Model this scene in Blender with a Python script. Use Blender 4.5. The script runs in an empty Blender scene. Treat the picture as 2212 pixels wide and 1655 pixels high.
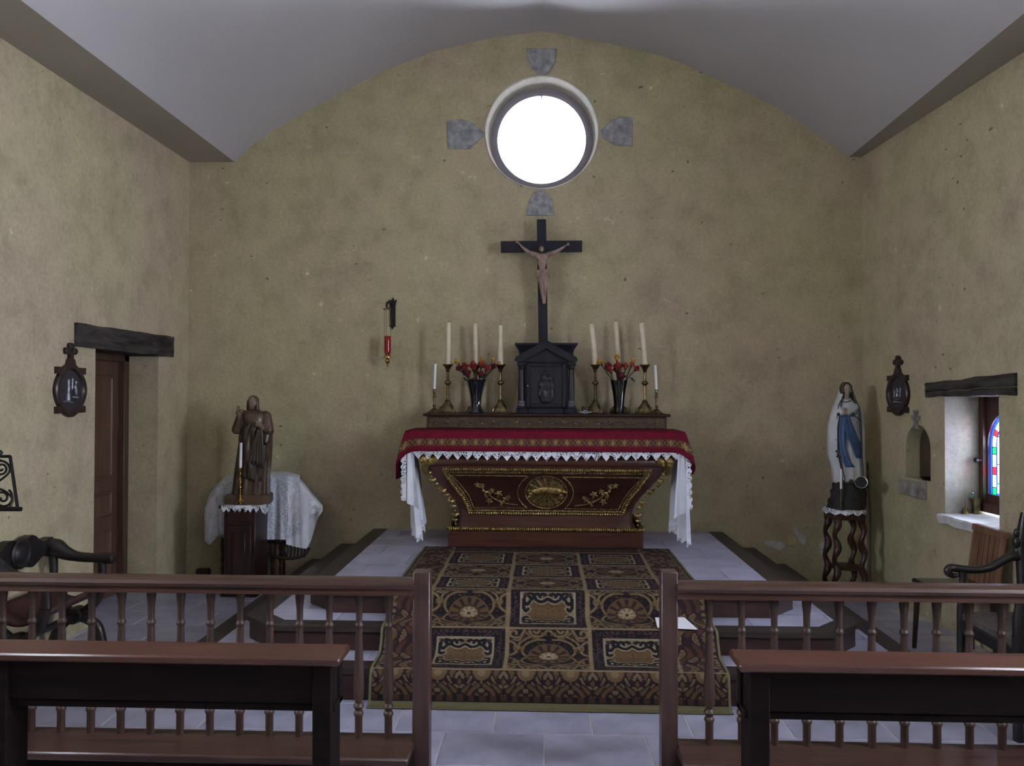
import bpy, bmesh, math, random
import numpy as np
from mathutils import Vector, Matrix, noise

random.seed(7)
PI = math.pi
scene = bpy.context.scene
COL = scene.collection

# ------------------------------------------------------------------ camera
FPX, CX, CY = 1700.0, 1106.0, 827.5
EYE = Vector((0, 0, 1.65))
YAW, PITCH, ROLL = math.radians(2.09), math.radians(0.758), math.radians(0.16)
RCAM = (Matrix.Rotation(YAW, 3, 'Z') @ Matrix.Rotation(PI/2 + PITCH, 3, 'X') @ Matrix.Rotation(ROLL, 3, 'Z'))
cam = bpy.data.cameras.new('camera'); cam.sensor_width = 36; cam.lens = 36*FPX/2212
cam.clip_start = .02
camo = bpy.data.objects.new('camera', cam); COL.objects.link(camo)
camo.matrix_world = Matrix.Translation(EYE) @ RCAM.to_4x4()
scene.camera = camo

# ------------------------------------------------------------------ light
SKY = (0.80, 0.86, 1.0)
world = bpy.data.worlds.new('sky'); scene.world = world; world.use_nodes = True
wb = world.node_tree.nodes['Background']
wb.inputs[0].default_value = (*SKY, 1); wb.inputs[1].default_value = 1.0
scene.view_settings.view_transform = 'Standard'
scene.view_settings.look = 'None'
scene.view_settings.gamma = 1
scene.view_settings.use_curve_mapping = False
scene.view_settings.exposure = 5.35
try:
    scene.cycles.max_bounces = 10; scene.cycles.diffuse_bounces = 6; scene.cycles.glossy_bounces = 4
    scene.cycles.transparent_max_bounces = 12; scene.cycles.sample_clamp_indirect = 6
    scene.cycles.caustics_reflective = False; scene.cycles.caustics_refractive = False
    scene.cycles.use_denoising = True
except Exception: pass

def portal(name, loc, direction, w, h):
    """sky light sampled through a real or added window opening"""
    l = bpy.data.lights.new(name, 'AREA'); l.shape = 'RECTANGLE'; l.size = w; l.size_y = h
    o = bpy.data.objects.new(name, l); COL.objects.link(o); o.location = loc
    o.rotation_euler = Vector(direction).to_track_quat('-Z', 'Z').to_euler()
    l.cycles.is_portal = True
    return o

# ------------------------------------------------------------------ survey of the room
D = 6.95                       # end wall
XLW = -3.164                   # left wall
def XRW(y): return 2.797 + .056*(D - y)
ZS = 3.723                     # height where the vault springs
def ray(px, py): return RCAM @ Vector(((px-CX)/FPX, -(py-CY)/FPX, -1))
def W(px, py, Y):
    d = ray(px, py); return EYE + d*(Y/d.y)
def FL(px, py, z=0.):
    d = ray(px, py); return EYE + d*((z-EYE.z)/d.z)
def onL(px, py, off=0.):
    d = ray(px, py); return EYE + d*((XLW+off)/d.x)
def onR(px, py, off=0.):       # wall: x + .056 y = 2.797+.056*D (+off)
    d = ray(px, py); return EYE + d*((2.797 + .056*D + off)/(d.x + .056*d.y))

# ------------------------------------------------------------------ mesh builder
class MB:
    def __init__(s): s.v = []; s.f = []
    def add(s, vs, fs):
        n = len(s.v); s.v += [tuple(p) for p in vs]; s.f += [tuple(i+n for i in f) for f in fs]; return s
    def box(s, x0, x1, y0, y1, z0, z1, b=0., M=None):
        x0, x1 = min(x0, x1), max(x0, x1); y0, y1 = min(y0, y1), max(y0, y1); z0, z1 = min(z0, z1), max(z0, z1)
        if b <= 0:
            vs = [(x, y, z) for x in (x0, x1) for y in (y0, y1) for z in (z0, z1)]
            fs = [(0,1,3,2),(4,6,7,5),(0,4,5,1),(2,3,7,6),(0,2,6,4),(1,5,7,3)]
        else:
            b = min(b, (x1-x0)*.45, (y1-y0)*.45, (z1-z0)*.45)
            vs = []; idx = {}
            for i, x in enumerate((x0, x1)):
                for j, y in enumerate((y0, y1)):
                    for k, z in enumerate((z0, z1)):
                        sx, sy, sz = (1,-1)[i], (1,-1)[j], (1,-1)[k]
                        for ax in range(3):
                            p = [x+sx*b, y+sy*b, z+sz*b]; p[ax] = (x, y, z)[ax]
                            idx[i,j,k,ax] = len(vs); vs.append(tuple(p))
            fs = []
            for ax in range(3):
                for side in (0, 1):
                    c = []
                    for a, bb in ((0,0),(1,0),(1,1),(0,1)):
                        t = [0,0,0]; t[ax] = side; o = [q for q in range(3) if q != ax]; t[o[0]] = a; t[o[1]] = bb
                        c.append(idx[t[0],t[1],t[2],ax])
                    fl = (side == 1) ^ (ax == 1)
                    fs.append(tuple(c if fl else c[::-1]))
            for ax in range(3):
                o = [q for q in range(3) if q != ax]
                for a in (0, 1):
                    for bb in (0, 1):
                        t0 = [0,0,0]; t0[o[0]] = a; t0[o[1]] = bb; t1 = list(t0); t1[ax] = 1
                        fs.append((idx[(*t0, o[0])], idx[(*t1, o[0])], idx[(*t1, o[1])], idx[(*t0, o[1])]))
            for i in (0,1):
                for j in (0,1):
                    for k in (0,1): fs.append((idx[i,j,k,0], idx[i,j,k,1], idx[i,j,k,2]))
        if M is not None: vs = [tuple(M @ Vector(p)) for p in vs]
        return s.add(vs, fs)
    def rings(s, rs, cap0=True, cap1=True, closed=True):
        n = len(rs[0]); vs = [p for r in rs for p in r]; fs = []
        m = n if closed else n-1
        for i in range(len(rs)-1):
            for j in range(m):
                a, b = i*n+j, i*n+(j+1) % n
                fs.append((a, b, b+n, a+n))
        if cap0: fs.append(tuple(range(n))[::-1])
        if cap1: fs.append(tuple((len(rs)-1)*n+j for j in range(n)))
        return s.add(vs, fs)
    def lathe(s, prof, c=(0,0,0), seg=24, M=None, mod=None, cap=True):
        rs = []
        for r, z in prof:
            ring = []
            for j in range(seg):
                a = 2*PI*j/seg; q = r*(mod(a, z) if mod else 1)
                p = Vector((q*math.cos(a), q*math.sin(a), z))
                if M is not None: p = M @ p
                ring.append((p.x+c[0], p.y+c[1], p.z+c[2]))
            rs.append(ring)
        return s.rings(rs, cap, cap)
    def tube(s, pts, r, seg=8, cap=True, flat=1.):
        pts = [Vector(p) for p in pts]; n = len(pts)
        rr = r if isinstance(r, (list, tuple)) else [r]*n
        rs = []; up = None
        for i, p in enumerate(pts):
            t = (pts[min(i+1, n-1)] - pts[max(i-1, 0)]).normalized()
            if up is None: up = Vector((0,0,1)) if abs(t.z) < .9 else Vector((0,1,0))
            x = t.cross(up)
            x = x.normalized() if x.length > 1e-6 else t.orthogonal().normalized()
            y = x.cross(t); up = y
            rs.append([tuple(p + x*(rr[i]*math.cos(2*PI*j/seg)) + y*(rr[i]*flat*math.sin(2*PI*j/seg))) for j in range(seg)])
        return s.rings(rs, cap, cap)
    def ball(s, c, r, seg=12, rg=8, M=None):
        if not isinstance(r, (list, tuple)): r = (r, r, r)
        rs = []
        for i in range(1, rg):
            t = PI*i/rg; ring = []
            for j in range(seg):
                a = 2*PI*j/seg
                p = Vector((r[0]*math.sin(t)*math.cos(a), r[1]*math.sin(t)*math.sin(a), -r[2]*math.cos(t)))
                if M is not None: p = M @ p
                ring.append((p.x+c[0], p.y+c[1], p.z+c[2]))
            rs.append(ring)
        b = Vector((0,0,-r[2])); t = Vector((0,0,r[2]))
        if M is not None: b = M @ b; t = M @ t
        n0 = len(s.v); s.rings(rs, False, False); n = len(s.v)
        s.v += [tuple(b+Vector(c)), tuple(t+Vector(c))]
        for j in range(seg):
            s.f.append((n, n0+(j+1) % seg, n0+j)); m = n0+(rg-2)*seg
            s.f.append((n+1, m+j, m+(j+1) % seg))
        return s
    def cap(s, a, b, ra, rb, seg=10):
        """capsule with two radii"""
        a = Vector(a); b = Vector(b); d = (b-a).normalized()
        pts = []; rr = []
        for k in range(4): t = PI/2*(k/4+.06); pts.append(a - d*ra*math.cos(t)); rr.append(ra*math.sin(t))
        pts.append(a); rr.append(ra); pts.append(b); rr.append(rb)
        for k in range(3, -1, -1): t = PI/2*(k/4+.06); pts.append(b + d*rb*math.cos(t)); rr.append(rb*math.sin(t))
        return s.tube(pts, rr, seg)
    def prism(s, out, y0, y1, fn=None):
        """outline of (x,z) from y0 to y1; fn maps (x,y,z)"""
        n = len(out); vs = [(x, y0, z) for x, z in out] + [(x, y1, z) for x, z in out]
        if fn: vs = [tuple(fn(*p)) for p in vs]
        fs = [tuple(range(n)), tuple(range(2*n-1, n-1, -1))] + [(i, i+n, (i+1) % n+n, (i+1) % n) for i in range(n)]
        return s.add(vs, fs)
    def grid(s, fn, nu, nv):
        vs = [tuple(fn(i/nu, j/nv)) for j in range(nv+1) for i in range(nu+1)]
        fs = [(j*(nu+1)+i, j*(nu+1)+i+1, (j+1)*(nu+1)+i+1, (j+1)*(nu+1)+i) for j in range(nv) for i in range(nu)]
        return s.add(vs, fs)
    def mesh(s, name, off=(0,0,0), smooth=True, angle=38):
        m = bpy.data.meshes.new(name)
        m.from_pydata([(x-off[0], y-off[1], z-off[2]) for x, y, z in s.v], [], s.f)
        bm = bmesh.new(); bm.from_mesh(m); bmesh.ops.recalc_face_normals(bm, faces=bm.faces); bm.to_mesh(m); bm.free()
        if smooth:
            m.shade_smooth(); m.set_sharp_from_angle(angle=math.radians(angle))
        m.update(); return m
    def build(s, name, mat, parent=None, smooth=True, angle=38, kind=None, label=None):
        off = root_loc(parent)
        return link(name, s.mesh(name, off, smooth, angle), mat, parent, kind, label)

def root_loc(o):
    if o is None: return (0,0,0)
    while o.parent: o = o.parent
    return o.location.copy()
def link(name, mesh, mat, parent=None, kind=None, label=None):
    o = bpy.data.objects.new(name, mesh); COL.objects.link(o)
    if mat is not None and not mesh.materials: mesh.materials.append(mat)
    if parent is not None: o.parent = parent
    if kind: o['kind'] = kind
    if label: o['label'] = label
    return o
def thing(name, loc, label, cat, group=None):
    o = bpy.data.objects.new(name, None); o.empty_display_size = .1; COL.objects.link(o)
    o.location = loc; o['label'] = label; o['category'] = cat
    if group: o['group'] = group
    return o
def tag(o, label, cat, group=None):
    o['label'] = label; o['category'] = cat
    if group: o['group'] = group
    return o
def dup(root, loc, label, group=None, rz=None, scale=None):
    r = root.copy(); COL.objects.link(r); r.location = loc; r['label'] = label
    if rz is not None: r.rotation_euler = (0, 0, rz)
    if scale is not None: r.scale = scale
    if group: r['group'] = group
    for ch in list(root.children):
        c = ch.copy(); COL.objects.link(c); c.parent = r
        for g in list(ch.children):
            d = g.copy(); COL.objects.link(d); d.parent = c
    return r
def blob(mb, name, mat, parent, voxel, it=6, kind=None, fac=.5, label=None):
    """closed shapes merged into one continuous surface"""
    m = mb.mesh(name+'_src', (0,0,0), False)
    o = bpy.data.objects.new(name+'_src', m); COL.objects.link(o)
    r = o.modifiers.new('r', 'REMESH'); r.mode = 'VOXEL'; r.voxel_size = voxel; r.use_smooth_shade = True
    if it:
        sm = o.modifiers.new('s', 'SMOOTH'); sm.factor = fac; sm.iterations = it
    dg = bpy.context.evaluated_depsgraph_get(); dg.update()
    me = bpy.data.meshes.new_from_object(o.evaluated_get(dg)); me.name = name
    bpy.data.objects.remove(o); bpy.data.meshes.remove(m)
    off = root_loc(parent)
    me.transform(Matrix.Translation(-Vector(off)))
    me.shade_smooth()
    me.materials.clear()
    return link(name, me, mat, parent, kind, label)
def lerp(a, b, t): return a+(b-a)*t
def interp(tab, x):
    """piecewise linear through rows (x, a, b, ..)"""
    if x <= tab[0][0]: return tab[0][1:]
    for r0, r1 in zip(tab, tab[1:]):
        if x <= r1[0]:
            t = (x-r0[0])/(r1[0]-r0[0]); return tuple(lerp(p, q, t) for p, q in zip(r0[1:], r1[1:]))
    return tab[-1][1:]
def smooth_path(pts, n=6):
    """Catmull-Rom through points"""
    P = [Vector(p) for p in pts]; P = [P[0]*2-P[1]] + P + [P[-1]*2-P[-2]]; out = []
    for i in range(1, len(P)-2):
        for k in range(n):
            t = k/n; a, b, c, d = P[i-1:i+3]
            out.append(.5*((2*b)+(c-a)*t+(2*a-5*b+4*c-d)*t*t+(3*b-a-3*c+d)*t**3))
    out.append(P[-2]); return out

# ------------------------------------------------------------------ materials
def newmat(name):
    m = bpy.data.materials.new(name); m.use_nodes = True; nt = m.node_tree
    return m, nt, nt.nodes['Principled BSDF'], nt.nodes.new, nt.links.new
def rgba(c): return (*c, 1)
def ramp(nt, stops):
    r = nt.nodes.new('ShaderNodeValToRGB'); e = r.color_ramp.elements
    while len(e) < len(stops): e.new(.5)
    for q, (p, c) in zip(e, stops): q.position = p; q.color = rgba(c) if len(c) == 3 else c
    return r
def plain(name, c, rough=.55, metal=0., var=.18, scale=9., bump=0., bscale=60., coat=0., spec=.5, stretch=(1,1,1), rnd=0., c2=None):
    m, nt, b, N, L = newmat(name)
    tc = N('ShaderNodeTexCoord'); mp = N('ShaderNodeMapping'); mp.inputs['Scale'].default_value = stretch
    L(tc.outputs['Object'], mp.inputs['Vector'])
    nz = N('ShaderNodeTexNoise'); nz.inputs['Scale'].default_value = scale; nz.inputs['Detail'].default_value = 5
    L(mp.outputs[0], nz.inputs['Vector'])
    c2 = c2 or tuple(x*(1-2*var) for x in c)
    r = ramp(nt, [(.3, c2), (.68, tuple(min(1, x*(1+var)) for x in c))]); L(nz.outputs['Fac'], r.inputs[0])
    out = r.outputs[0]
    if rnd:
        oi = N('ShaderNodeObjectInfo'); hs = N('ShaderNodeHueSaturation'); ma = N('ShaderNodeMapRange')
        ma.inputs['To Min'].default_value = 1-rnd; ma.inputs['To Max'].default_value = 1+rnd
        L(oi.outputs['Random'], ma.inputs['Value']); L(ma.outputs[0], hs.inputs['Value']); L(out, hs.inputs['Color']); out = hs.outputs[0]
    L(out, b.inputs['Base Color'])
    b.inputs['Roughness'].default_value = rough; b.inputs['Metallic'].default_value = metal
    b.inputs['Coat Weight'].default_value = coat; b.inputs['Coat Roughness'].default_value = .15
    b.inputs['Specular IOR Level'].default_value = spec
    if bump:
        n2 = N('ShaderNodeTexNoise'); n2.inputs['Scale'].default_value = bscale; n2.inputs['Detail'].default_value = 6
        L(mp.outputs[0], n2.inputs['Vector'])
        bp = N('ShaderNodeBump'); bp.inputs['Strength'].default_value = bump; bp.inputs['Distance'].default_value = .01
        L(n2.outputs['Fac'], bp.inputs['Height']); L(bp.outputs[0], b.inputs['Normal'])
    return m
def wood(name, c, dark, rough=.42, scale=3., axis=0, coat=.15, bump=.08, rnd=.0, spec=.4):
    st = [14, 14, 14]; st[axis] = 1.2
    return plain(name, c, rough, var=.15, scale=scale, bump=bump, bscale=scale*4, coat=coat, stretch=tuple(st), c2=dark, rnd=rnd, spec=spec)
def plaster(name, base, green, warm, pits=True):
    m, nt, b, N, L = newmat(name)
    tc = N('ShaderNodeTexCoord'); geo = N('ShaderNodeNewGeometry')
    def nz(s, d=6, rg=.55, src=None):
        n = N('ShaderNodeTexNoise'); n.inputs['Scale'].default_value = s; n.inputs['Detail'].default_value = d; n.inputs['Roughness'].default_value = rg
        L(geo.outputs['Position'], n.inputs['Vector']); return n
    def mix(f, a, c, mode='MIX'):
        x = N('ShaderNodeMix'); x.data_type = 'RGBA'; x.blend_type = mode
        if isinstance(f, float): x.inputs[0].default_value = f
        else: L(f, x.inputs[0])
        for sk, v in ((x.inputs[6], a), (x.inputs[7], c)):
            if isinstance(v, tuple): sk.default_value = rgba(v)
            else: L(v, sk)
        return x.outputs[2]
    big = nz(.75, 4); r1 = ramp(nt, [(.36, warm), (.5, base), (.64, green)]); L(big.outputs['Fac'], r1.inputs[0])
    mid = nz(4.5, 8, .62); r2 = ramp(nt, [(.25, (.78,.77,.75)), (.5, (.97,.97,.97)), (.75, (1.10,1.10,1.09))]); L(mid.outputs['Fac'], r2.inputs[0])
    c = mix(1.0, r1.outputs[0], r2.outputs[0], 'MULTIPLY')
    fine = nz(38, 6, .7); r3 = ramp(nt, [(.3, (.82,.82,.82)), (.7, (1.08,1.08,1.08))]); L(fine.outputs['Fac'], r3.inputs[0])
    c = mix(1.0, c, r3.outputs[0], 'MULTIPLY')
    # pale lime spots
    sp = nz(9, 5, .6); r4 = ramp(nt, [(.69, (0,0,0)), (.76, (1,1,1))]); L(sp.outputs['Fac'], r4.inputs[0])
    c = mix(r4.outputs[0], c, tuple(min(1, x*1.5+.03) for x in base))
    # dark pits in the render
    mpv = N('ShaderNodeMapping'); mpv.inputs['Scale'].default_value = (1, 1, 1.5); L(geo.outputs['Position'], mpv.inputs['Vector'])
    dn = nz(14, 3); ad = N('ShaderNodeVectorMath'); ad.operation = 'MULTIPLY_ADD'; L(dn.outputs['Color'], ad.inputs[0]); ad.inputs[1].default_value = (.1,.1,.1); L(mpv.outputs[0], ad.inputs[2])
    vo = N('ShaderNodeTexVoronoi'); vo.inputs['Scale'].default_value = 7.5; L(ad.outputs[0], vo.inputs['Vector'])
    sepv = N('ShaderNodeSeparateColor'); L(vo.outputs['Color'], sepv.inputs[0])
    rr = N('ShaderNodeMapRange'); rr.inputs['From Min'].default_value = .35; rr.inputs['From Max'].default_value = 1; rr.inputs['To Min'].default_value = 0.; rr.inputs['To Max'].default_value = .13
    L(sepv.outputs[0], rr.inputs['Value'])
    lt = N('ShaderNodeMath'); lt.operation = 'SUBTRACT'; L(rr.outputs[0], lt.inputs[0]); L(vo.outputs['Distance'], lt.inputs[1])
    sm = N('ShaderNodeMapRange'); sm.inputs['From Min'].default_value = 0; sm.inputs['From Max'].default_value = .05; L(lt.outputs[0], sm.inputs['Value'])
    pf = sm.outputs[0]
    c = mix(pf, c, tuple(x*.38 for x in base))
    L(c, b.inputs['Base Color']); b.inputs['Roughness'].default_value = .93; b.inputs['Specular IOR Level'].default_value = .15
    hb = nz(3.2, 7, .6); h2 = nz(26, 5, .65)
    su = N('ShaderNodeMath'); su.operation = 'MULTIPLY_ADD'; L(h2.outputs['Fac'], su.inputs[0]); su.inputs[1].default_value = .25; L(hb.outputs['Fac'], su.inputs[2])
    s2 = N('ShaderNodeMath'); s2.operation = 'MULTIPLY_ADD'; L(pf, s2.inputs[0]); s2.inputs[1].default_value = -.25; L(su.outputs[0], s2.inputs[2])
    bp = N('ShaderNodeBump'); bp.inputs['Strength'].default_value = .55; bp.inputs['Distance'].default_value = .03
    L(s2.outputs[0], bp.inputs['Height']); L(bp.outputs[0], b.inputs['Normal'])
    return m
def glass(name, c, clear=.8, rough=.05):
    m, nt, b, N, L = newmat(name); nt.nodes.remove(b); o = nt.nodes['Material Output']
    t = N('ShaderNodeBsdfTransparent'); t.inputs[0].default_value = rgba(c)
    g = N('ShaderNodeBsdfGlossy'); g.inputs['Roughness'].default_value = rough
    fr = N('ShaderNodeFresnel'); fr.inputs[0].default_value = 1.45
    mx = N('ShaderNodeMixShader'); L(fr.outputs[0], mx.inputs[0]); L(t.outputs[0], mx.inputs[1]); L(g.outputs[0], mx.inputs[2])
    if clear < 1:
        d = N('ShaderNodeBsdfTranslucent'); d.inputs[0].default_value = rgba(c)
        m2 = N('ShaderNodeMixShader'); m2.inputs[0].default_value = clear; L(d.outputs[0], m2.inputs[1]); L(mx.outputs[0], m2.inputs[2]); L(m2.outputs[0], o.inputs[0])
    else: L(mx.outputs[0], o.inputs[0])
    return m
def painted(name, rough=.9, attr='pat', bump=0., bscale=200.):
    """colour woven or printed into the thing, stored on its mesh"""
    m, nt, b, N, L = newmat(name)
    a = N('ShaderNodeAttribute'); a.attribute_name = attr; L(a.outputs['Color'], b.inputs['Base Color'])
    b.inputs['Roughness'].default_value = rough; b.inputs['Specular IOR Level'].default_value = .15
    if bump:
        tc = N('ShaderNodeTexCoord'); n2 = N('ShaderNodeTexNoise'); n2.inputs['Scale'].default_value = bscale; L(tc.outputs['Object'], n2.inputs['Vector'])
        bp = N('ShaderNodeBump'); bp.inputs['Strength'].default_value = bump; bp.inputs['Distance'].default_value = .004; L(n2.outputs['Fac'], bp.inputs['Height']); L(bp.outputs[0], b.inputs['Normal'])
    return m
def lace(name, c, scale=60., open_=.35):
    m, nt, b, N, L = newmat(name); o = nt.nodes['Material Output']
    tc = N('ShaderNodeTexCoord')
    vo = N('ShaderNodeTexVoronoi'); vo.feature = 'DISTANCE_TO_EDGE'; vo.inputs['Scale'].default_value = scale; L(tc.outputs['Object'], vo.inputs['Vector'])
    lt = N('ShaderNodeMath'); lt.operation = 'GREATER_THAN'; lt.inputs[1].default_value = .16; L(vo.outputs['Distance'], lt.inputs[0])
    nz = N('ShaderNodeTexNoise'); nz.inputs['Scale'].default_value = scale*.22; L(tc.outputs['Object'], nz.inputs['Vector'])
    gt = N('ShaderNodeMath'); gt.operation = 'GREATER_THAN'; gt.inputs[1].default_value = 1-open_-.12; L(nz.outputs['Fac'], gt.inputs[0])
    mu = N('ShaderNodeMath'); mu.operation = 'MULTIPLY'; L(lt.outputs[0], mu.inputs[0]); L(gt.outputs[0], mu.inputs[1])
    t = N('ShaderNodeBsdfTransparent'); mx = N('ShaderNodeMixShader'); L(mu.outputs[0], mx.inputs[0])
    b.inputs['Base Color'].default_value = rgba(c); b.inputs['Roughness'].default_value = .9
    L(b.outputs[0], mx.inputs[1]); L(t.outputs[0], mx.inputs[2]); L(mx.outputs[0], o.inputs[0])
    return m

def net_lace(name, c):
    """thin net with heavier embroidered threads all over"""
    m, nt, b, N, L = newmat(name); o = nt.nodes['Material Output']
    tc = N('ShaderNodeTexCoord'); nz = N('ShaderNodeTexNoise'); nz.inputs['Scale'].default_value = 9; L(tc.outputs['Object'], nz.inputs['Vector'])
    ad = N('ShaderNodeVectorMath'); ad.operation = 'MULTIPLY_ADD'; L(nz.outputs['Color'], ad.inputs[0]); ad.inputs[1].default_value = (.05,.05,.05); L(tc.outputs['Object'], ad.inputs[2])
    mk = []
    for sc, w in ((21., .06), (52., .07)):
        vo = N('ShaderNodeTexVoronoi'); vo.feature = 'DISTANCE_TO_EDGE'; vo.inputs['Scale'].default_value = sc; L(ad.outputs[0], vo.inputs['Vector'])
        lt = N('ShaderNodeMath'); lt.operation = 'LESS_THAN'; lt.inputs[1].default_value = w; L(vo.outputs['Distance'], lt.inputs[0]); mk.append(lt)
    mx_ = N('ShaderNodeMath'); mx_.operation = 'MAXIMUM'; L(mk[0].outputs[0], mx_.inputs[0]); L(mk[1].outputs[0], mx_.inputs[1])
    cm = N('ShaderNodeMix'); cm.data_type = 'RGBA'; L(mx_.outputs[0], cm.inputs[0]); cm.inputs[6].default_value = rgba(tuple(x*.76 for x in c)); cm.inputs[7].default_value = rgba(c)
    L(cm.outputs[2], b.inputs['Base Color']); b.inputs['Roughness'].default_value = .9
    t = N('ShaderNodeBsdfTransparent'); ms_ = N('ShaderNodeMixShader')
    f = N('ShaderNodeMath'); f.operation = 'MULTIPLY_ADD'; L(mx_.outputs[0], f.inputs[0]); f.inputs[1].default_value = -.16; f.inputs[2].default_value = .16
    L(f.outputs[0], ms_.inputs[0]); L(b.outputs[0], ms_.inputs[1]); L(t.outputs[0], ms_.inputs[2]); L(ms_.outputs[0], o.inputs[0])
    return m

M = {}
M['plaster'] = plaster('ochre_plaster', (.50,.435,.285), (.48,.437,.265), (.485,.405,.285))
M['reveal'] = plaster('pale_lime_plaster', (.55,.52,.44), (.52,.51,.43), (.56,.51,.43))
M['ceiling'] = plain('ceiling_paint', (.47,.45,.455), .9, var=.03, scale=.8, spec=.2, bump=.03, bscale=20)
M['soffit'] = plain('beige_soffit_tone', (.36,.325,.275), .9, var=.04, scale=1.2, spec=.2)  # flat soffits darker and browner than the vault
M['window_reveal'] = plaster('grey_mottled_plaster', (.31,.30,.245), (.25,.245,.21), (.34,.315,.25))
M['niche'] = plain('brown_niche_back', (.085,.052,.028), .8, var=.2, scale=6)  # niche back browner and darker than its plaster lining
M['grout'] = plain('pale_joint_mortar', (.58,.56,.53), .9, var=.08, scale=20)
M['tile'] = plain('limestone_tile', (.385,.385,.50), .34, var=.13, scale=5, bump=.06, bscale=14, rnd=.09, spec=.45)  # blue cast of the window's reflected light mixed into the stone colour
M['step_wood'] = wood('dark_step_wood', (.040,.028,.024), (.022,.015,.013), .45, 2.2, 0, coat=.1)
M['riser'] = wood('red_brown_riser_wood', (.042,.017,.014), (.022,.009,.008), .5, 2.2, 0, coat=.05)
M['rail'] = wood('red_brown_rail_wood', (.058,.027,.020), (.031,.014,.010), .36, 2.2, 0, coat=.2)
M['post'] = wood('red_brown_post_wood', (.055,.026,.019), (.030,.0135,.010), .36, 2.2, 2, coat=.2)
M['baluster'] = wood('turned_oak', (.055,.029,.020), (.028,.014,.009), .5, 2.2, 2, coat=.05)
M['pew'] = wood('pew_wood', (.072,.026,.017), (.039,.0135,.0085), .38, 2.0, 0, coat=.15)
M['pew_shaded'] = wood('pew_shaded_wood', (.009,.0045,.004), (.005,.003,.003), .75, 2.0, 0, coat=.0, spec=.1)  # shade on the near foreground faces put into the wood colour
M['lintel'] = plain('old_grey_beam', (.060,.052,.046), .85, var=.35, scale=4, bump=.9, bscale=12, stretch=(6,1,6), c2=(.016,.014,.013), spec=.2)
M['door'] = wood('door_wood', (.115,.060,.038), (.075,.038,.023), .5, 2.2, 2, coat=.08)
M['doorframe'] = wood('door_frame_wood', (.085,.045,.026), (.05,.026,.016), .5, 2.2, 2)
M['mahogany'] = wood('polished_mahogany', (.088,.032,.021), (.045,.016,.011), .28, 1.8, 0, coat=.5, bump=.03)
M['panel'] = wood('dark_mahogany_panel', (.045,.017,.013), (.026,.010,.008), .33, 1.8, 0, coat=.35, bump=.03)
M['gilt'] = plain('old_gilding', (.37,.27,.10), .40, metal=.85, var=.35, scale=40, bump=.25, bscale=130, c2=(.12,.075,.025))
M['gilt_dim'] = plain('worn_gilding', (.27,.19,.08), .45, metal=.7, var=.4, scale=50, bump=.3, bscale=140, c2=(.06,.04,.02))
M['brass'] = plain('aged_brass', (.20,.155,.075), .36, metal=.9, var=.3, scale=25, c2=(.07,.052,.026))
M['bright_brass'] = plain('bright_brass', (.72,.47,.16), .2, metal=1., var=.15, scale=25)
M['silver'] = plain('silver_metal', (.55,.53,.50), .25, metal=1., var=.15)
M['iron'] = plain('black_iron', (.012,.012,.014), .45, metal=.4, var=.2, bump=.1)
M['ebony'] = wood('black_blue_painted_wood', (.016,.016,.026), (.009,.009,.015), .42, 2., 2, coat=.08, bump=.05, spec=.3)
M['ebony_door'] = wood('black_carved_wood', (.014,.013,.019), (.007,.007,.010), .45, 2., 2, coat=.1)
M['candle'] = plain('cream_wax', (.66,.59,.43), .45, var=.06, scale=12, spec=.4)
M['white_candle'] = plain('white_wax', (.78,.78,.80), .4, var=.03)
M['wick'] = plain('burnt_wick', (.01,.01,.01), .9)
M['red_cloth'] = plain('crimson_velvet', (.135,.006,.020), .85, var=.12, scale=20, spec=.15, bump=.1, bscale=300)
M['linen'] = plain('white_linen', (.70,.72,.78), .9, var=.05, scale=8, spec=.1)
M['lace'] = lace('white_lace', (.74,.76,.82), 75., .40)
M['lace_fine'] = net_lace('fine_white_lace', (.68,.73,.82))  # bluish light on the draped cloth mixed into its white
M['flesh'] = plain('painted_flesh', (.30,.205,.165), .5, var=.15, scale=20)
M['corpus'] = plain('painted_wood_flesh', (.31,.215,.18), .45, var=.3, scale=14, c2=(.13,.08,.065))
M['hair'] = plain('dark_brown_hair', (.03,.018,.012), .6, bump=.3, bscale=80)
M['statue'] = plain('brown_carved_wood', (.095,.062,.038), .42, var=.3, scale=9, c2=(.035,.020,.012), coat=.1, bump=.1, bscale=50)
M['statue_dark'] = plain('dark_brown_mantle', (.052,.034,.024), .33, var=.3, scale=9, c2=(.02,.013,.01), coat=.25)
M['statue_skin'] = plain('light_wood_skin', (.20,.13,.085), .5, var=.2, scale=20)
M['robe_white'] = plain('white_painted_plaster', (.58,.60,.62), .5, var=.06, scale=10)
M['sash_blue'] = plain('blue_painted_plaster', (.055,.115,.25), .5, var=.15, scale=12)
M['pale_skin'] = plain('pale_painted_skin', (.34,.27,.22), .5, var=.08, scale=12)
M['rock'] = plain('dark_painted_rock', (.020,.018,.016), .7, var=.3, bump=.6, bscale=25)
M['gold_trim'] = plain('tarnished_trim', (.055,.045,.03), .45, metal=.4, var=.3)
M['dark_wood'] = wood('dark_cabinet_wood', (.032,.013,.010), (.018,.007,.006), .42, 2., 2, coat=.15)
M['stand_wood'] = wood('red_brown_stand_wood', (.060,.022,.014), (.03,.011,.008), .42, 2., 2, coat=.15)
M['chair_black'] = plain('black_carved_oak', (.016,.013,.012), .4, var=.3, scale=12, bump=.15, bscale=40, coat=.15)
M['leather'] = plain('dull_red_leather', (.062,.022,.018), .6, var=.2, scale=9)
M['seat_cloth'] = plain('grey_brown_upholstery', (.09,.075,.066), .85, var=.2, scale=20)
M['seat_black'] = plain('black_glossy_seat', (.018,.018,.024), .22, var=.2, coat=.4)
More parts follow.
